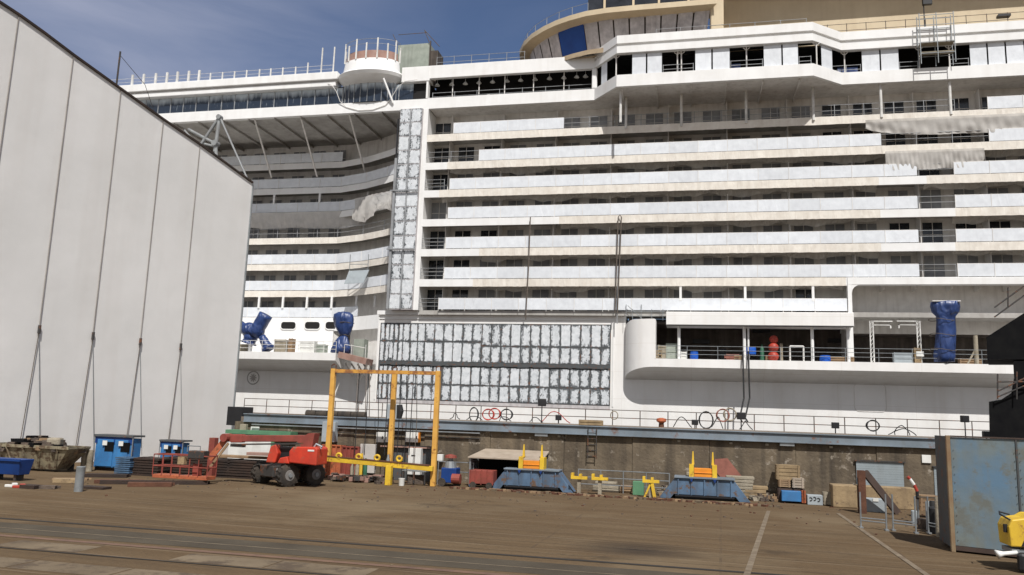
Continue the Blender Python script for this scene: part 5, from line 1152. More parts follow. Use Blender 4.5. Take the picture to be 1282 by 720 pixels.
t = thing('work_bench', (at(520, 600, 32.9).x, 32.9, 0), 'dark tubular work bench under the white locker, left of the right yellow leg', 'bench')
a, b_ = at(506, 592, 32.9).x, at(536, 592, 32.9).x; MB().box(a, b_, 32.6, 33.2, .52, .57).build('bench_top', 'galv', t)
for x in (a+.05, (a+b_)/2, b_-.05):
    MB().box(x-.03, x+.03, 32.62, 32.68, 0, .52).build('leg', 'dark_metal', t)
MB().rbox(((a+b_)/2, 33, .0), .7, .4, .35, .2).build('stored_box', 'rubbish', t)
# small machine with red cover
p = at(565, 604, 32.6); t = thing('small_machine', (p.x, 32.6, 0), 'small wheeled machine with dark blue body and red drum, right of the yellow frame', 'machine')
MB().box(p.x-.4, p.x+.25, 32.4, 33.0, .15, .75).build('machine_body', 'bin_blue', t, bevel=.03); MB().cyl((p.x+.15, 32.2, .35), (p.x+.5, 32.2, .35), .2, n=14).build('red_drum', 'red_dull', t)
MB().tube([(p.x-.1, 32.7, .75), (p.x-.1, 32.7, 1.0), (p.x-.1, 32.7, 1.05), (p.x-.1, 32.7, 1.2)], [.25, .2, .1, .1], 12).build('motor', 'galv', t)
MB().tube([(p.x-.1, 32.7, 1.15), (p.x-.1, 32.7, 1.25), (p.x-.1, 32.7, 1.3)], [.26, .24, .05], 12).build('red_cap', 'red_dull', t)
for s_ in (-.35, .3): MB().cyl((p.x+s_, 32.35, .17), (p.x+s_, 32.45, .17), .17, n=14).build('wheel', 'tyre', t)
gbox('junction_box', 547, 554, 569, 577, 34.25, .2, 'cabinet_white', 'small pale junction box on the wall just right of the right yellow leg', 'box')
gbox('junction_box', 528, 533, 566, 572, 34.25, .2, 'cabinet_white', 'tiny white junction box right of the white locker', 'box')
long_rail('low grey pipe railing between the small machine and the shed', at(548, 600, 33.2).x, at(592, 600, 33.2).x, 33.2, 0, (.55, .95), 1.0, .02, 'galv')
# shed
t = thing('open_shed', (-7.6, 33.6, 0), 'low open-fronted dark shed with a pale sloping roof against the dock wall', 'shed')
a, b_ = at(588, 571, 33.0).x, at(680, 571, 33.0).x
MB().add([(a-.05, 32.9, 1.22), (b_, 32.9, 1.22), (b_, 34.45, 1.52), (a+.3, 34.45, 1.52), (a-.05, 32.9, 1.17), (b_, 32.9, 1.17), (b_, 34.45, 1.47), (a+.3, 34.45, 1.47)], [(0, 1, 2, 3), (4, 7, 6, 5), (0, 4, 5, 1), (1, 5, 6, 2), (3, 2, 6, 7), (0, 3, 7, 4)]).build('roof', 'roof_sheet', t)
MB().box(a+.1, b_-.05, 34.2, 34.4, 0, 1.4).build('back_panel', 'black_cover', t)
MB().box(a, a+.06, 33.0, 34.3, 0, 1.2).build('side_panel', 'galv', t); MB().box(b_-.1, b_-.02, 33.0, 34.3, 0, 1.2).build('side_panel', 'galv', t)
p = at(602, 604, 32.5); t = thing('red_trailer', (p.x, 32.5, 0), 'small faded red box trailer parked in front of the open shed', 'trailer')
a, b_ = at(588, 600, 32.4).x, at(617, 600, 32.4).x; MB().box(a, b_, 32.4, 33.1, .18, .72).build('trailer_body', 'red_dull', t, bevel=.02)
mb = MB()
for k in range(5): x = a+(b_-a)*k/4; mb.box(x-.02, x+.02, 32.37, 32.4, .15, .74)
mb.build('side_ribs', 'red_dull', t)
for x in (a+.15, b_-.15): MB().cyl((x, 32.35, .13), (x, 32.45, .13), .13, n=12).build('wheel', 'tyre', t)
MB().box(a-.0, a+.25, 32.38, 32.5, .05, .17).build('blue_chock', 'hut_blue', t)
# ---- blue cradles
def cradle(xl, xr, Y, zt, label, first):
    t = thing('steel_cradle', ((xl+xr)/2, Y, 0), label, 'cradle', 'blue steel cradles in front of the dock wall')
    h_ = zt; ins = .62; w_ = xr-xl; D = .9
    def tr(x0b, x1b, x0t, x1t, z0, z1, y0, y1): return MB().add([(x0b, y0, z0), (x1b, y0, z0), (x1t, y0, z1), (x0t, y0, z1), (x0b, y1, z0), (x1b, y1, z0), (x1t, y1, z1), (x0t, y1, z1)], [(0, 1, 2, 3), (5, 4, 7, 6), (3, 2, 6, 7), (0, 4, 5, 1), (1, 5, 6, 2), (4, 0, 3, 7)])
    mb = MB(); y0 = Y-D/2
    # sloping ends and raised centre
    pts = [(xl, y0, .0), (xl+.42, y0, .0), (xl+.55, y0, .17), (xr-.55, y0, .17), (xr-.42, y0, 0), (xr, y0, 0), (xr-ins, y0, h_), (xl+ins, y0, h_)]
    mb.prism([(p[0], p[1], p[2]) for p in pts], (0, D, 0)); body = mb.build('cradle_body', 'trap_blue', t, bevel=.012)
    mb = MB()
    for k in range(5): x = xl+ins+.1+(w_-2*ins-.2)*k/4; mb.box(x-.02, x+.02, y0-.05, y0-.003, .16, h_-.03)
    mb.build('stiffener', 'trap_blue', t)
    mb = MB(); mb.box(xl+ins-.05, xr-ins+.05, y0-.08, Y+D/2+.05, h_+.002, h_+.05); mb.build('top_plate', 'blue_grey_beam', t)
    mb = MB(); mb.box(xl+.6, xr-.6, y0+.1, Y+D/2-.1, .02, .165); mb.box(xl+.6, xr-.6, y0-.04, y0+.09, .1, .16); mb.build('roller_bed', 'lamp_black', t)
    cx_ = (xl+xr)/2-.05; g_ = .44
    for s_ in (-1, 1):
        x = cx_+s_*g_/1.0
        mb = MB(); mb.box(x-.09, x+.09, Y-.3, Y+.3, h_+.052, h_+.52)
        mb.add([(x-.06*s_-.05, Y-.06, h_+.52), (x-.06*s_+.05, Y-.06, h_+.52), (x-.06*s_+.02, Y-.03, h_+1.02), (x-.06*s_-.02, Y-.03, h_+1.02), (x-.06*s_-.05, Y+.06, h_+.52), (x-.06*s_+.05, Y+.06, h_+.52), (x-.06*s_+.02, Y+.03, h_+1.02), (x-.06*s_-.02, Y+.03, h_+1.02)], [(0, 1, 2, 3), (5, 4, 7, 6), (3, 2, 6, 7), (1, 5, 6, 2), (4, 0, 3, 7)])
        mb.build('fork_arm', 'yellow_bright', t)
        mb = MB(); mb.prism([(x-.07, y0-.09, h_+.0), (x+.07, y0-.09, h_+.0), (x, y0-.09, h_-.15)], (0, .07, 0)); mb.build('guide_tab', 'bin_blue', t)
    mb = MB(); mb.box(cx_-g_+.1, cx_+g_-.1, Y-.25, Y+.2, h_+.055, h_+.38); mb.box(cx_-g_+.1, cx_+g_-.1, Y-.28, Y-.252, h_+.20, h_+.23); mb.build('clamp_block', 'orange_paint', t, bevel=.01)
    return t
a, b_ = atz(618, 609), atz(719, 614)
c1 = cradle(-8.05, -4.62, 33.1, .80, 'left blue trapezoid steel cradle with yellow fork clamp, before the open shed', True)
c2 = copy_tree(c1, None, (at(882, 600, 33.1).x-at(668, 600, 33.1).x, 0, 0), 'right blue trapezoid steel cradle with yellow fork clamp, beside the wooden crates')
# rubble lip along the wall strip
rb = random.Random(8); mb = MB()
for i in range(420):
    x = rb.uniform(-9.5, 3.2); s_ = rb.uniform(.04, .13); mb.rbox((x, 31.9+rb.gauss(0, .10)-(x+9)*.03, 0), s_*1.8, s_, s_*.6, rb.uniform(0, 3), rb.choice((0, 0, 1, 2)))
tag(mb.build('grit_ridge', ['rust_steel', 'slab_pale', 'wood']), 'line of rusty grit and rubble along the ground before the blue cradles', 'rubble', kind='stuff')
# yellow stands
def ystand(px, label, h_=.72, side=1):
    p = at(px, 612, 32.5); t = thing('yellow_stand', (p.x, 32.5, 0), label, 'stand', 'low yellow stands between the cradles')
    MB().box(p.x-.07, p.x+.07, 32.43, 32.57, 0, h_-.15).build('post', 'pale_block', t)
    mb = MB(); mb.box(p.x-.32, p.x+.32, 32.35, 32.65, h_-.148, h_-.05); mb.box(p.x-.32, p.x-.22, 32.35, 32.65, h_-.05, h_+.08); mb.box(p.x+.0, p.x+.1, 32.35, 32.65, h_-.05, h_+.05); mb.build('cradle_head', 'yellow_bright', t); return t
y1_ = ystand(725, 'low yellow-topped stand touching the right end of the left cradle')
for px, lb in ((751, 'low yellow-topped stand with a pale post, second from the left cradle'), (815, 'low yellow-topped stand just left of the right cradle')):
    copy_tree(y1_, None, (at(px, 612, 32.5).x-at(725, 612, 32.5).x, 0, 0), lb)
long_rail('grey pipe railing between the two blue cradles', at(724, 600, 33.6).x, at(838, 600, 33.6).x, 33.6, 0, (.3, .58, .88), .95, .02, 'galv')
gbox('green_box', 792, 806, 603, 617, 33.2, .4, 'green_paint', 'dull green box behind the railing between the cradles', 'box', z0=0)
mb = MB(); x = at(810, 610, 32.4).x; mb.bar((x-.1, 32.4, 0), (x+.12, 32.4, .5), .07); mb.bar((x+.3, 32.4, 0), (x+.2, 32.4, .55), .12); tag(mb.build('yellow_prop', 'yellow_bright'), 'slanted yellow prop standing by the green box', 'prop')
# stacked planks/bags behind railing
rb = random.Random(4)
for i, (px0, px1, h_, m_, lb) in enumerate(((742, 775, .42, 'pale_block', 'long low pale stack behind the railing near the left cradle'), (776, 792, .30, 'wood', 'low timber stack behind the railing left of the green box'), (856, 870, .95, 'pale_block', 'pale sack with a white top on the ledge left of the right fork clamp'), (905, 945, .9, 'pale_block', 'wide pale heap of sacks behind the right cradle'), (930, 962, .55, 'plywood', 'tan stack by the wall right of the right cradle'))):
    a, b_ = at(px0, 600, 33.9).x, at(px1, 600, 33.9).x; mb = MB(); n = max(2, int(h_/.12))
    for k in range(n): mb.box(a+rb.uniform(0, .12), b_-rb.uniform(0, .12), 33.75+rb.uniform(0, .05), 34.3, h_*k/n, h_*(k+1)/n-.012)
    tag(mb.build('material_stack', m_, bevel=.02), lb, 'stack')
# ---- crates right
def wcrate(px0, px1, ytop, ybot, Y, depth, m_, label, group=None, name='wooden_crate', boards=4):
    a, b_ = at(px0, ybot, Y), at(px1, ybot, Y); z0 = max(0, at((px0+px1)/2, ybot, Y).z); z1 = at((px0+px1)/2, ytop, Y).z
    mb = MB(); mb.box(a.x+.02, b_.x-.02, Y+.03, Y+depth, z0, z1-.02)
    for k in range(boards): zz = z0+(z1-z0)*k/boards; mb.box(a.x, b_.x, Y, Y+.028, zz+.01, zz+(z1-z0)/boards-.012)
    for x in (a.x+.03, b_.x-.09): mb.box(x, x+.06, Y-.022, Y-.002, z0, z1)
    return tag(mb.build(name, m_), label, 'crate', group)
wcrate(972, 1002, 582, 601, 33.6, .7, 'plywood', 'tan wooden crate topmost of its stack against the wall')
wcrate(975, 990, 600, 610, 33.6, .7, 'wood', 'small brown crate under the topmost tan crate')
wcrate(992, 1007, 598, 611, 33.55, .6, 'roof_sheet', 'greyish crate beside the small brown crate, under the tan one')
wcrate(974, 1008, 611.5, 630, 33.6, .6, 'steel_brown', 'dark steel rack carrying the stacked crates')
t = gbox('blue_skip', 979, 1003, 615, 628, 33.2, .35, 'hut_blue', 'small bright blue tub on the ground under the crate stack', 'tub', z0=.08)
wcrate(1004, 1009, 614, 630, 33.2, .3, 'orange_rust', 'narrow orange-brown box between the blue tub and the pale box')
t = gbox('pale_container', 1011, 1030, 620, 630, 33.1, .4, 'cabinet_grey', 'pale grey tub with dark curly markings, right of the blue tub', 'tub', z0=0)
a = at(1019, 625, 33.08)
mb = MB()
for k, (dx, dz) in enumerate(((-.12, 0), (.02, .02), (.16, -.01))): mb.tube([(a.x+dx+.06*math.cos(q), 33.085, a.z+dz+.06*math.sin(q)) for q in [-2+.6*i for i in range(8)]], .014, 5)
tag(mb.build('painted_mark', 'lamp_black'), 'dark curly painted marks on the front of the pale grey tub', 'marking')
wcrate(1031, 1042, 616, 632, 33.1, .4, 'pale_block', 'cream box between the pale grey tub and the big tan block')
gbox('concrete_block', 1043, 1073, 607.5, 637, 32.6, .8, 'plywood', 'large tan block left of the rusty post', 'block', z0=0, bevel=.04)
gbox('concrete_block', 1076, 1146, 610, 640, 33.2, .7, 'plywood', 'long tan timber block behind the rusty brace', 'block', z0=0, bevel=.03)
gbox('grey_tub', 1084, 1108, 625, 640, 31.6, .6, 'cabinet_grey', 'dark grey tub with small white label behind the rusty brace', 'tub', z0=0)
tag(MB().box(at(1093, 630, 31.58).x, at(1100, 630, 31.58).x, 31.575, 31.598, .38, .5).build('paper_label', 'cabinet_white'), 'small white label on the dark grey tub', 'label')
t = thing('rusty_post', (at(1079, 638, 31.0).x, 31.0, 0), 'rusty I-beam post with a long slanted dark brace, right of the tan block', 'post')
x = at(1079, 620, 31.0).x; zt = at(1079, 589, 31.0).z
mb = MB(); mb.box(x-.12, x+.12, 30.88, 30.91, 0, zt); mb.box(x-.12, x+.12, 31.09, 31.12, 0, zt); mb.box(x-.02, x+.02, 30.911, 31.089, 0, zt); mb.build('upright', 'rust_steel', t)
e_ = atz(1134, 648); MB().bar((x+.12, 31, zt-.05), (e_.x-.05, e_.y+.9, .05), .16, .22).build('brace', 'steel_brown', t)
# ---- barriers
def barrier(a, b_, label, first=None):
    v = (b_-a); L_ = v.length; t = thing('crowd_barrier', (a.x, a.y, 0), label, 'barrier', 'grey metal crowd barriers')
    H_ = 1.05
    for q in (a, b_): 
        MB().cyl((q.x, q.y, .03), (q.x, q.y, H_), .026, n=8).build('upright', 'galv', t)
        MB().box(q.x-.05, q.x+.05, q.y-.12, q.y+.12, 0, .04).build('foot', 'galv', t)
    for z in (.22, .30): MB().cyl((a.x, a.y, z), (b_.x, b_.y, z), .02, n=6).build('rail', 'galv', t)
    return t
barrier(atz(1078, 661), atz(1110, 664.5), 'leftmost grey metal barrier in front of the rusty post')
barrier(atz(1118.5, 664.5), atz(1147, 668), 'middle grey metal barrier right of the leftmost one')
barrier(atz(1163, 668), atz(1180, 671), 'short grey barrier close to the blue container')
def cyl_thing(px, py, r, h_, m_, name, label, cat, Y=None):
    p = atz(px, py); return tag(MB().tube([(p.x, p.y, 0), (p.x, p.y, h_*.95), (p.x, p.y, h_)], [r, r, r*.8], 16).build(name, m_, smooth=True), label, cat)
cyl_thing(1145, 656, .09, .42, 'cabinet_grey', 'small_drum', 'small pale grey drum behind the middle barrier', 'drum')
t = thing('striped_hose_stand', (atz(1150, 655).x, atz(1150, 655).y, 0), 'stand with a bent red and white striped hose behind the barriers', 'stand')
q = atz(1150, 655); MB().cyl((q.x, q.y, 0), (q.x, q.y, .8), .035, n=8).build('pole', 'galv', t)
pts = [Vector((q.x, q.y, .75)), Vector((q.x+.0, q.y, 1.0)), Vector((q.x-.08, q.y, 1.2)), Vector((q.x-.2, q.y, 1.38)), Vector((q.x-.27, q.y, 1.45))]
for i in range(4): MB().cyl(pts[i], pts[i+1], .05, n=8).build('hose_section', ('lamp_black', 'fender_red', 'cabinet_white', 'fender_red')[i], t)
for i, (px, py, r, h_, m_, lb) in enumerate(((1163, 664, .07, .85, 'cabinet_grey', 'thin upright grey-blue pipe between barriers and container'), (1169, 666, .09, .9, 'hose_black', 'upright black roll close to the blue container'), (1176, 672, .08, 1.1, 'pale_block', 'cream upright pipe against the blue container side'), (1156, 662, .16, .3, 'rubbish', 'low dark bundle on the ground by the barriers'), (1172, 668, .2, .75, 'hose_black', 'fat black sack leaning by the container'))):
    cyl_thing(px, py, r, h_, m_, 'upright_roll', lb, 'roll')
wcrate(1152, 1176, 620, 640, 30.5, .5, 'wood', 'brown wooden box behind the red and white striped hose')
tag(MB().bar((at(1148, 622, 29).x, 29, at(1148, 622, 29).z), (at(1180, 624, 27).x, 27, at(1180, 624, 27).z), .12, .05).build('loose_board', 'pale_block'), 'pale board resting over the clutter toward the container', 'board')
# ---- blue container panel
t = thing('blue_container', (7.2, 22.8, 0), 'tall weathered pale blue steel container with rusty edges, at the right edge', 'container')
A_ = Vector((6.33, 22.6, 0)); ux = Vector((.92, -.39, 0)).normalized(); B_ = A_+Vector((.16, 1.6, 0)); uy = Vector((.10, 1, 0)).normalized()
H_ = 2.86; Lc = 6.0
def cpt(s_, d_, z): return A_+ux*s_+uy*d_+Vector((0, 0, z))
def pbox(mb, s0, s1, d0, d1, z0, z1, mi=0): return mb.add([cpt(s, d, z) for z in (z0, z1) for d in (d0, d1) for s in (s0, s1)], [(0, 2, 3, 1), (4, 5, 7, 6), (0, 1, 5, 4), (2, 6, 7, 3), (0, 4, 6, 2), (1, 3, 7, 5)], mi)
for s0, s1 in ((.1, 1.50), (1.54, 3.2), (3.24, 6.0)): pbox(MB(), s0, s1, .02, .08, .16, H_-.04).build('front_panel', 'cont_blue', t, bevel=.008)
pbox(MB(), 0, .095, -.02, .12, .0, H_).build('corner_post', 'rust_edge', t, bevel=.01)
pbox(MB(), 1.502, 1.538, .0, .08, .16, H_-.04).build('panel_joint', 'cont_dark', t)
pbox(MB(), .1, Lc, .0, .3, .05, .155).build('bottom_rail', 'steel_brown', t); pbox(MB(), .1, Lc, -.01, .3, H_-.035, H_-.0).build('top_rail', 'steel_brown', t)
pbox(MB(), .01, .09, .125, 1.6, .1, H_-.02).build('side_panel', 'cont_dark', t); pbox(MB(), .1, Lc, .6, 1.6, .15, H_-.05).build('inner_body', 'cont_dark', t)
mb = MB()
for z in [.3+.2*k for k in range(12)]:
    for s_ in (.16, 1.47, 1.58): q = cpt(s_, .015, z); mb.cyl(q, q-Vector((.0, .015, 0)), .008, n=6)
mb.build('rivet', 'cont_dark', t)
# ---- yellow machine at lower right
G0 = atz(1262, 713); t = thing('yellow_generator', (G0.x+.4, G0.y, 0), 'bright yellow wheeled machine with a white horn nozzle, cut off by the lower right edge', 'machine')
gx = G0.x; gy = G0.y-.35
mb = MB(); mb.prism([(gx-.03, gy, .62), (gx-.05, gy, 1.1), (gx+.02, gy, 1.28), (gx+.3, gy, 1.34), (gx+.42, gy, 1.43), (gx+1.2, gy, 1.43), (gx+1.2, gy, .55), (gx+.5, gy, .62)], (0, .7, 0)); mb.build('hood', 'yellow_bright', t, bevel=.03)
MB().box(gx-.1, gx-.04, gy+.1, gy+.2, .95, 1.15).build('side_vent', 'lamp_black', t); MB().prism([(gx+.17, gy-.01, .64), (gx+.3, gy-.01, .64), (gx+.33, gy-.01, .95), (gx+.28, gy-.01, .92)], (0, .008, 0)).build('hood_recess', 'lamp_black', t)
MB().tube([(gx+.03, gy+.1, 1.26), (gx-.18, gy+.1, 1.40), (gx-.12, gy+.3, 1.44), (gx+.08, gy+.3, 1.38)], .022, 8).build('handle', 'lamp_black', t)
MB().tube([(gx-.30, gy+.05, .40), (gx-.24, gy+.05, .42), (gx-.16, gy+.05, .43), (gx+.1, gy+.05, .48)], [.12, .08, .055, .05], 14).build('horn_nozzle', 'cabinet_white', t, smooth='all')
MB().box(gx, gx+1.2, gy+.05, gy+.65, .45, .56).build('chassis', 'galv', t)
MB().box(gx+.06, gx+.5, gy-.12, gy+.05, .02, .50).build('black_fender', 'lamp_black', t, bevel=.08); MB().cyl((gx+.75, gy-.1, .28), (gx+.75, gy+.1, .28), .28, n=24).build('wheel', 'tyre', t)
mb = MB()
for z in (.16, .28): mb.tube([(gx+.24, gy-.125, z+.08), (gx+.31, gy-.125, z+.085), (gx+.31, gy-.125, z+.045), (gx+.24, gy-.125, z+.04), (gx+.24, gy-.125, z), (gx+.31, gy-.125, z+.0)], .009, 5)
mb.build('painted_marks', 'cabinet_white', t)
for o_ in list(t.children): o_.scale = (1, 1, .86)
# ================================================================== LEFT YARD
# boom lift
bl = thing('boom_lift', (-15.6, 29.8, 0), 'red telescopic boom lift with orange work basket lowered to the ground on its left', 'boom lift')
ax = Vector((.866, -.5, 0)).normalized(); fw = Vector((.5, .866, 0))
WA = Vector((-15.13, 28.85, 0)); 
whl = {'A': WA, 'B': WA+fw*1.35+Vector((-.1, -.1, 0)), 'C': WA-ax*1.6+Vector((-.12, .0, 0)), 'D': WA-ax*1.55+fw*1.5}
R0 = .43
for q in whl.values():
    c_ = Vector((q.x, q.y, R0)); wl = MB().tube([c_-ax*.17, c_-ax*.14, c_+ax*.14, c_+ax*.17], [R0*.9, R0, R0, R0*.9], 26).build('wheel', 'tyre', bl, smooth=True)
    MB().tube([c_+ax*.12, c_+ax*.18], [.24, .2], 16).build('rim', 'rim_grey', wl); MB().cyl(c_+ax*.18, c_+ax*.23, .08, n=10).build('hub', 'galv', wl)
    mb = MB()
    for k in range(16):
        a = 2*PI*k/16; d_ = Vector((0, 0, 1))*math.sin(a)+fw*math.cos(a); tn = Vector((0, 0, 1))*math.cos(a)-fw*math.sin(a)
        mb.bar(c_+d_*(R0+.005)-ax*.16+tn*.03, c_+d_*(R0+.005)+ax*.0-tn*.03, .05, .04); mb.bar(c_+d_*(R0+.005)+ax*.16+tn*.06, c_+d_*(R0+.005)+tn*.0, .05, .04)
    mb.build('tread', 'tyre', wl)
cc = (whl['A']+whl['B']+whl['C']+whl['D'])/4; rz = math.atan2(fw.y, fw.x)
MB().rbox((cc.x, cc.y, .32), 2.2, .95, .45, rz).build('chassis', 'dark_metal', bl, bevel=.04); 
for q in (whl['A'], whl['B']): c_ = Vector((q.x, q.y, R0)); MB().bar(c_-ax*.2, c_-ax*1.4, .16, .2).build('axle', 'dark_metal', bl)
MB().rbox((cc.x-.2, cc.y-.75, .38), .9, .5, .3, -.4).build('front_box', 'rim_grey', bl, bevel=.05)
MB().cyl((cc.x+.3, cc.y, .77), (cc.x+.3, cc.y, .9), .55, n=24).build('turntable', 'dark_metal', bl)
BY = 28.9
a, b_ = at(366, 580, BY), at(402, 557, BY)
mb = MB(); mb.prism([(a.x, BY-.3, .92), (a.x-.02, BY-.3, 1.35), (a.x+.12, BY-.3, 1.52), (b_.x-.1, BY-.3, 1.55), (b_.x, BY-.3, 1.48), (b_.x, BY-.3, .86)], (0, .95, 0)); cw = mb.build('counterweight', 'red_paint', bl, bevel=.04)
MB().box(b_.x-.38, b_.x-.12, BY-.315, BY-.302, 1.38, 1.44).build('maker_plate', 'cabinet_white', cw)
mb = MB(); q = at(344, 578, BY); mb.prism([(q.x-.25, BY-.25, .88), (q.x-.1, BY-.25, 1.5), (q.x+.12, BY-.25, 1.58), (q.x+.24, BY-.25, 1.25), (q.x+.15, BY-.25, .88)], (0, .4, 0)); mb.build('engine_cover', 'red_paint', bl, bevel=.04)
q = at(358, 577, BY); MB().prism([(q.x-.2, BY-.32, .88), (q.x-.1, BY-.32, 1.08), (q.x+.2, BY-.32, 1.15), (q.x+.3, BY-.32, .88)], (0, .3, 0)).build('side_cover', 'red_paint', bl, bevel=.03)
MB().box(at(345, 570, BY).x, at(368, 570, BY).x, BY+.0, BY+.5, .9, 1.5).build('engine_bay', 'lamp_black', bl)
p0, p1_ = at(289, 549, BY), at(392, 549, BY)
MB().bar(p0, p1_, .24, .25).build('main_boom', 'red_dull', bl, bevel=.02); MB().bar(p0.lerp(p1_, .02), p0.lerp(p1_, .16), .3, .32).build('boom_head', 'red_dull', bl, bevel=.03)
mb = MB(); mb.bar(p0+Vector((.2, -.17, -.22)), p1_+Vector((-.3, -.17, -.2)), .06, .06); mb.bar(p0.lerp(p1_, 0.03)+Vector((0, -.05, -.25)), p0.lerp(p1_, .18)+Vector((0, -.05, -.28)), .25, .12); mb.build('hose_tray', 'dark_metal', bl)
mb = MB(); mb.prism([(p1_.x-.6, BY-.2, p1_.z-.1), (p1_.x-.1, BY-.2, p1_.z+.2), (p1_.x+.15, BY-.2, p1_.z+.2), (p1_.x+.05, BY-.2, p1_.z-.45), (p1_.x-.15, BY-.2, p1_.z-.5)], (0, .45, 0)); mb.build('boom_pivot', 'red_dull', bl)
MB().tube([(p1_.x+.0, BY-.1, p1_.z-.5), (p1_.x+.2, BY-.1, p1_.z-.2), (p1_.x+.45, BY-.1, p1_.z-.3), (p1_.x+.4, BY-.1, 1.5)], .04, 8).build('hydraulic_hose', 'cabinet_grey', bl)
j0, j1 = at(284, 548, BY-.1), at(264, 590, BY-.4); el = at(262, 575, BY-.3)
MB().bar(j0, el, .12, .22).build('jib', 'orange_rust', bl); MB().bar(at(286, 555, BY-.2), at(256, 594, BY-.4), .07, .09).build('jib_cylinder', 'wood', bl)
MB().cyl(j0+Vector((0, -.25, 0)), j0+Vector((0, .25, 0)), .16, n=14).build('knuckle', 'red_dull', bl)
# basket
bk = Vector((at(191, 600, 27.8).x, 28, 0)); bk2 = Vector((at(263, 602, 28).x, 28, 0)); zb = .17; D = 1.0
bs = MB(); bs.box(bk.x, bk2.x, 27.75, 28.35, zb, zb+.13); bsk = bs.build('basket_floor', 'orange_rust', bl, bevel=.01)
bm_ = MB(); n = 6
for z in (.62, 1.05):
    for y in (27.75, 28.35): bm_.cyl((bk.x, y, z), (bk2.x, y, z), .022, n=6)
    for x in (bk.x, bk2.x): bm_.cyl((x, 27.75, z), (x, 28.35, z), .022, n=6)
for i in range(n+1):
    x = bk.x+(bk2.x-bk.x)*i/n
    for y in (27.75, 28.35): bm_.cyl((x, y, zb+.1), (x, y, 1.06), .018, n=6)
bm_.build('basket_rail', 'red_dull', bl)
MB().box(at(220, 580, 27.6).x, at(228, 580, 27.6).x, 27.7, 27.9, .72, 1.0).build('control_box', 'plywood', bl); MB().box(at(232, 580, 27.6).x, at(252, 580, 27.6).x, 27.7, 28.1, .95, 1.25).build('control_panel', 'dark_metal', bl, bevel=.03)
MB().tube([(at(234, 570, 27.8).x, 27.8, 1.2), (at(234, 570, 27.8).x, 27.8, 1.42), (at(250, 570, 27.8).x, 27.8, 1.42), (at(250, 570, 27.8).x, 27.8, 1.2)], .02, 6).build('control_guard', 'galv', bl)
MB().box(at(234, 600, 27.6).x, at(242, 600, 27.6).x, 27.9, 28.1, zb+.14, .75).build('basket_mount', 'red_dull', bl)
gbox('red_post', 257, 269, 548, 602, 30.6, .3, 'red_dull', 'squat dark red steel post behind the boom lift jib', 'post', z0=0)
# white shed behind boom lift
t = thing('site_cabin', (at(320, 570, 34).x, 34, 0), 'low whitish cabin with green roof edge behind the red boom', 'cabin')
a, b_ = at(286, 575, 34).x, at(340, 575, 34).x; MB().box(a, b_, 33.9, 34.3, 0, 1.72).build('cabin_wall', 'cabinet_white', t); MB().box(a-.1, b_+1.0, 33.7, 34.4, 1.73, 1.9).build('roof_edge', 'green_paint', t); MB().box(b_+.01, b_+.15, 33.8, 34.3, 0, 1.72).build('corner_trim', 'green_paint', t)
gbox('meter_box', 299, 308, 531, 548, 34.1, .2, 'pale_block', 'pale meter box on the wall above the green roof edge', 'box')
# steel plates stacks
def plates(px0, px1, ytop, Y, depth, n, m_, label, jit=.12, seed=1):
    r = random.Random(seed); a, b_ = at(px0, ytop, Y).x, at(px1, ytop, Y).x; zt = at((px0+px1)/2, ytop, Y).z
    t = thing('plate_stack', ((a+b_)/2, Y, 0), label, 'steel stack')
    for k in range(n):
        z0 = zt*k/n; mb = MB(); mb.box(a+r.uniform(0, jit), b_-r.uniform(0, jit), Y+r.uniform(0, jit*.5), Y+depth, z0+.006, z0+zt/n-.022)
        for x in frange(a+.4, b_-.3, 1.4): mb.box(x, x+.1, Y+.05, Y+depth-.05, z0+zt/n-.021, z0+zt/n+.005)
        mb.build('steel_plate', m_, t)
    return t
plates(144, 164, 572, 29.6, .5, 9, 'plate_blue', 'stack of thin blue-grey plates in front of the larger blue hut', .06, 1)
plates(162, 200, 573, 29.8, .9, 7, 'dark_plate', 'dark rusty stack of steel sections between the plates and the basket', .1, 2)
plates(200, 345, 575, 30.9, 1.2, 7, 'dark_plate', 'long dark stack of steel sections behind the basket and boom', .2, 3)
tag(MB().rbox((at(300, 574, 31).x, 31.6, at(300, 574.5, 31).z), 2.6, .5, .10, .02).build('loose_timber', 'wood', bevel=.01), 'light timber board lying on the long dark steel stack', 'board')
tag(MB().rbox((at(320, 574, 31).x, 31.3, at(320, 573.5, 31).z+.1), 1.0, .4, .12, .1).build('loose_timber', 'brown_paint', bevel=.01), 'short brown block on top of the timber board', 'block')
# loose sections on ground
rb = random.Random(12)
for i, (px0, px1, py, m_, lb) in enumerate(((108, 160, 597, 'dark_plate', 'long dark flat bar on the ground left of the blue plates'), (66, 110, 601, 'wood', 'pale board lying on the ground right of the blue bin'), (68, 102, 604, 'plywood', 'second lower pale board on the ground by the grey post'), (30, 48, 611, 'dark_plate', 'short dark offcut on the ground below the blue bin'), (50, 70, 612, 'rubbish', 'ragged dark scrap on the ground right of the short offcut'), (104, 134, 611, 'dark_plate', 'dark offcut right of the grey post foot'), (118, 178, 605, 'rust_steel', 'rusty long bar crossing the ground before the plate stacks'), (125, 260, 606, 'dark_plate', 'longest dark bar on the ground in front of the basket'), (160, 215, 609, 'rust_steel', 'rusty bar nearest the camera below the basket'))):
    a, b_ = atz(px0, py), atz(px1, py+rb.uniform(0, 2)); h_ = rb.uniform(.07, .15)
    mb = MB(); mb.bar((a.x, a.y, h_/2+.005), (b_.x, b_.y, h_/2+.005), rb.uniform(.2, .5), h_); mb.bar((a.x+.2, a.y+.25, h_*.4), (b_.x-.1, b_.y+.3, h_*.4), .12, h_*.7); tag(mb.build('steel_bar', m_), lb, 'bar')
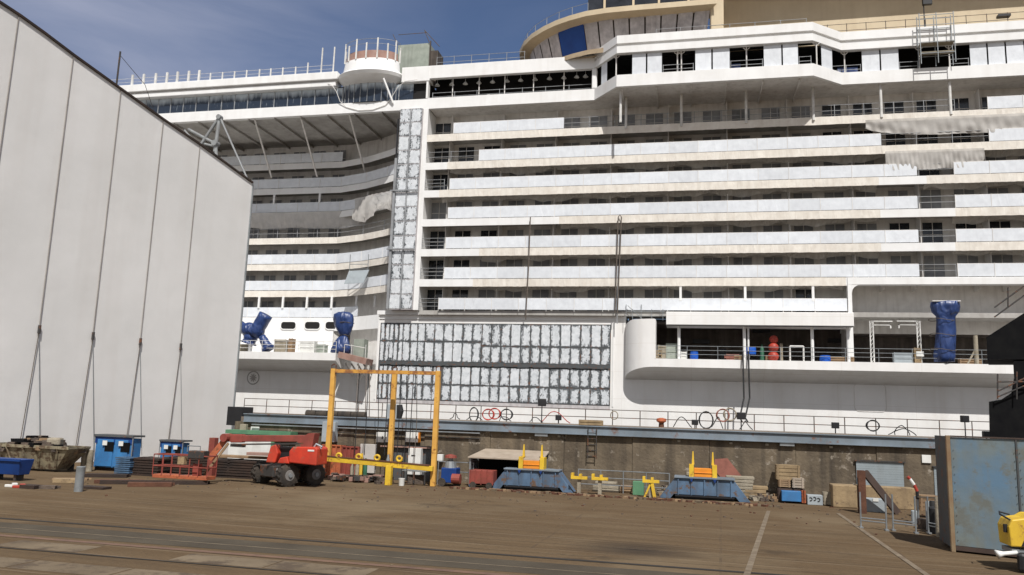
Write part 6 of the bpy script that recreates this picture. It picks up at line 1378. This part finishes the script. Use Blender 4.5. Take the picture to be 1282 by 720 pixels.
# huts
def hut(px0, px1, ytop, ybot, label, Y):
    a, b_ = at(px0, ybot, Y), at(px1, ybot, Y); zt = at(px0, ytop, Y).z; t = thing('blue_hut', ((a.x+b_.x)/2, Y, 0), label, 'hut'); w_ = b_.x-a.x
    MB().box(a.x, b_.x, Y, Y+.6, .15, zt-.18).build('hut_body', 'hut_blue', t, bevel=.02)
    MB().box(a.x-.06, b_.x+.08, Y-.1, Y+.7, zt-.12, zt-.04).build('roof', 'cont_dark', t)
    MB().box(a.x-.02, b_.x+.02, Y-.03, Y+.05, zt-.42, zt-.13).build('canopy', 'bin_blue', t)
    for f0, f1 in ((.06, .50), (.54, .90)):
        d_ = MB().box(a.x+w_*f0, a.x+w_*f1, Y-.04, Y-.005, .2, zt-.25).build('door', 'hut_blue', t, bevel=.01)
        x = a.x+w_*(f0+.5*(f1-f0)); MB().box(x-.0, x+w_*.24, Y-.06, Y-.042, zt-.75, zt-.35).build('vent', 'black_cover', d_)
        MB().rbox((x+.02, Y-.09, zt-.5), .2, .04, .2, .2).build('paper_notice', 'cabinet_white', d_)
    MB().box(a.x, b_.x, Y+.1, Y+.55, 0, .14).build('skid', 'dark_plate', t)
    for s_ in (a.x-.03, b_.x+.05): MB().cyl((s_, Y-.05, .05), (s_, Y-.05, zt-.1), .025, n=6).build('corner_pipe', 'galv', t)
hut(116, 162, 542, 590, 'larger bright blue site hut with two doors, in front of the hangar', 31.0)
hut(199, 226, 549, 583, 'smaller bright blue site hut behind the basket, in front of the hangar', 36.5)
# big skip
t = thing('rubbish_skip', (-26, 29.3, 0), 'large rusty tan skip heaped with rubbish at the far left', 'skip')
sx0, sx1 = at(-30, 590, 29.0).x, at(82, 590, 29.0).x
def skipbody(mb, x0, x1, y0, y1, zt, ins): return mb.add([(x0+ins, y0+.3, .1), (x1-ins, y0+.3, .1), (x1-ins, y1-.3, .1), (x0+ins, y1-.3, .1), (x0, y0, zt), (x1, y0, zt), (x1, y1, zt), (x0, y1, zt), (x0, y0, zt+.08), (x1, y0, zt+.08), (x1, y1, zt+.08), (x0, y1, zt+.08)], [(0, 3, 2, 1), (0, 1, 5, 4), (1, 2, 6, 5), (2, 3, 7, 6), (3, 0, 4, 7), (4, 5, 9, 8), (5, 6, 10, 9), (6, 7, 11, 10), (7, 4, 8, 11)])
skipbody(MB(), sx0, sx1, 29.0, 30.3, .98, .75).build('skip_body', 'skip_tan', t)
mb = MB()
for k in range(5): x = sx0+.5+(sx1-sx0-1)*k/4; mb.bar((x, 28.97, 1.0), (x+(.25 if k < 2 else -.25 if k > 2 else 0), 29.25, .12), .08, .06)
mb.box(sx0-.03, sx1+.03, 28.95, 29.03, .96, 1.08); mb.build('skip_rib', 'skip_tan', t)
rb = random.Random(31); mb = MB()
for i in range(190):
    x = rb.uniform(sx0+.2, sx1-.3); hmax = .62*math.exp(-((x-(sx0+sx1)/2-.1)/1.1)**2)+.02; s_ = rb.uniform(.1, .35)
    mb.rbox((x, rb.uniform(29.15, 30.2), .75+rb.uniform(0, hmax)), s_*1.7, s_, s_*.5, rb.uniform(0, 3), rb.choice((0, 0, 0, 1, 2)), rb.uniform(-.4, .4))
tag(mb.build('rubbish_load', ['rubbish', 'black_cover', 'wood'], t), kind='stuff')
tag(MB().rbox((at(66, 560, 29.4).x, 29.5, 1.05), .55, .5, .35, .4).build('yellow_sack', 'pale_block', bevel=.08), 'pale yellowish sack on top of the rubbish in the tan skip', 'sack')
for i, (px, m_, h_, lb) in enumerate(((104, 'pale_block', .95, 'cream upright drum between the tan skip and the blue hut'), (111, 'pale_block', .9, 'second cream drum touching the blue hut'), (88, 'rubbish', .35, 'low dark bundle right of the skip foot'))):
    p = at(px, 590, 30.4); tag(MB().tube([(p.x, 30.4, 0), (p.x, 30.4, h_*.5), (p.x, 30.4, h_*.52), (p.x, 30.4, h_)], [.13, .13, .14, .12], 14).build('drum', m_, smooth=True), lb, 'drum')
# blue bin far left
a = atz(24, 603); t = thing('blue_bin', (a.x-1, a.y, 0), 'dark blue tapered waste bin at the left edge', 'bin')
MB().add([(a.x-2.0, a.y, .22), (a.x-.07, a.y, .22), (a.x-.07, a.y+.5, .22), (a.x-2, a.y+.5, .22), (a.x-2.1, a.y-.1, .78), (a.x, a.y-.1, .78), (a.x, a.y+.6, .78), (a.x-2.1, a.y+.6, .78)], [(0, 3, 2, 1), (0, 1, 5, 4), (1, 2, 6, 5), (2, 3, 7, 6), (3, 0, 4, 7), (4, 5, 6, 7)]).build('bin_body', 'bin_blue', t, bevel=.02)
MB().box(a.x-2.12, a.x+.04, a.y-.14, a.y-.1, .72, .80).build('rim', 'bin_blue', t)
for s_ in (-.3, -1.2): MB().box(a.x+s_-.05, a.x+s_+.05, a.y+.08, a.y+.45, 0, .22).build('foot', 'dark_metal', t)
for i, (px, py, m_) in enumerate(((12, 610, 'cabinet_white'), (22, 611, 'fender_red'))):
    p = atz(px, py); mb = MB(); mb.rbox((p.x, p.y, 0), .3, .15, .09, .4*i); mb.rbox((p.x+.1, p.y+.1, 0), .16, .2, .14, .9); tag(mb.build('litter', m_, bevel=.02), ('crumpled white', 'small pinkish-red')[i]+' litter on the ground below the dark blue bin', 'litter')
# grey post
p = atz(98, 615.5); tag(MB().tube([(p.x, p.y, 0), (p.x, p.y, .76), (p.x, p.y, .80), (p.x, p.y, .82)], [.14, .14, .145, .12], 20).build('grey_bollard', 'galv', smooth=True), 'stout round grey steel bollard standing alone on the left', 'bollard')

rb = random.Random(77); mb = MB()
for i in range(520):
    x, y = rb.uniform(-22, 9), 34-abs(rb.gauss(0, 4.5))
    if y < 13: continue
    q = rb.uniform(.015, .05); mb.rbox((x, y, 0), q*1.6, q, q*.7, rb.uniform(0, 3), rb.choice((0, 1, 2)))
tag(mb.build('loose_grit', ['rubbish', 'slab_pale', 'rust_steel']), 'loose stones and grit scattered over the brown yard', 'grit', kind='stuff')
rb = random.Random(78)
for nme, px0, px1, lb in (('rubble_heap', 938, 972, 'pale rubble heap along the wall between right cradle and crates'), ('rubble_heap', 826, 850, 'small rubble heap at the left foot of the right cradle')):
    mb = MB(); a, b_ = at(px0, 620, 34).x, at(px1, 620, 34).x
    for i in range(70):
        x = rb.uniform(a, b_); q = rb.uniform(.06, .2); y = rb.uniform(33.5, 34.2); mb.rbox((x, y, (y-33.5)*.4*rb.random()), q*1.3, q, q*.8, rb.uniform(0, 3), rb.choice((0, 1, 2)), rb.uniform(-.3, .3))
    tag(mb.build(nme, ['pale_block', 'wood', 'rubbish']), lb, 'rubble', kind='stuff')
for i, (px, m_) in enumerate(((470, 'hose_black'), (489, 'hose_black'), (505, 'hose_black'), (518, 'rope'))):
    p, q = at(px+4, 470, 33.2), at(px, 588, 33.2)
    rope([p, p.lerp(q, .5)+Vector((.06, 0, 0)), q], .016, ('first', 'second', 'third', 'fourth')[i]+' from the left of the loose cables hanging inside the yellow gantry', 'hanging_cable', 'cable', m_, 'cables hanging inside the yellow gantry')
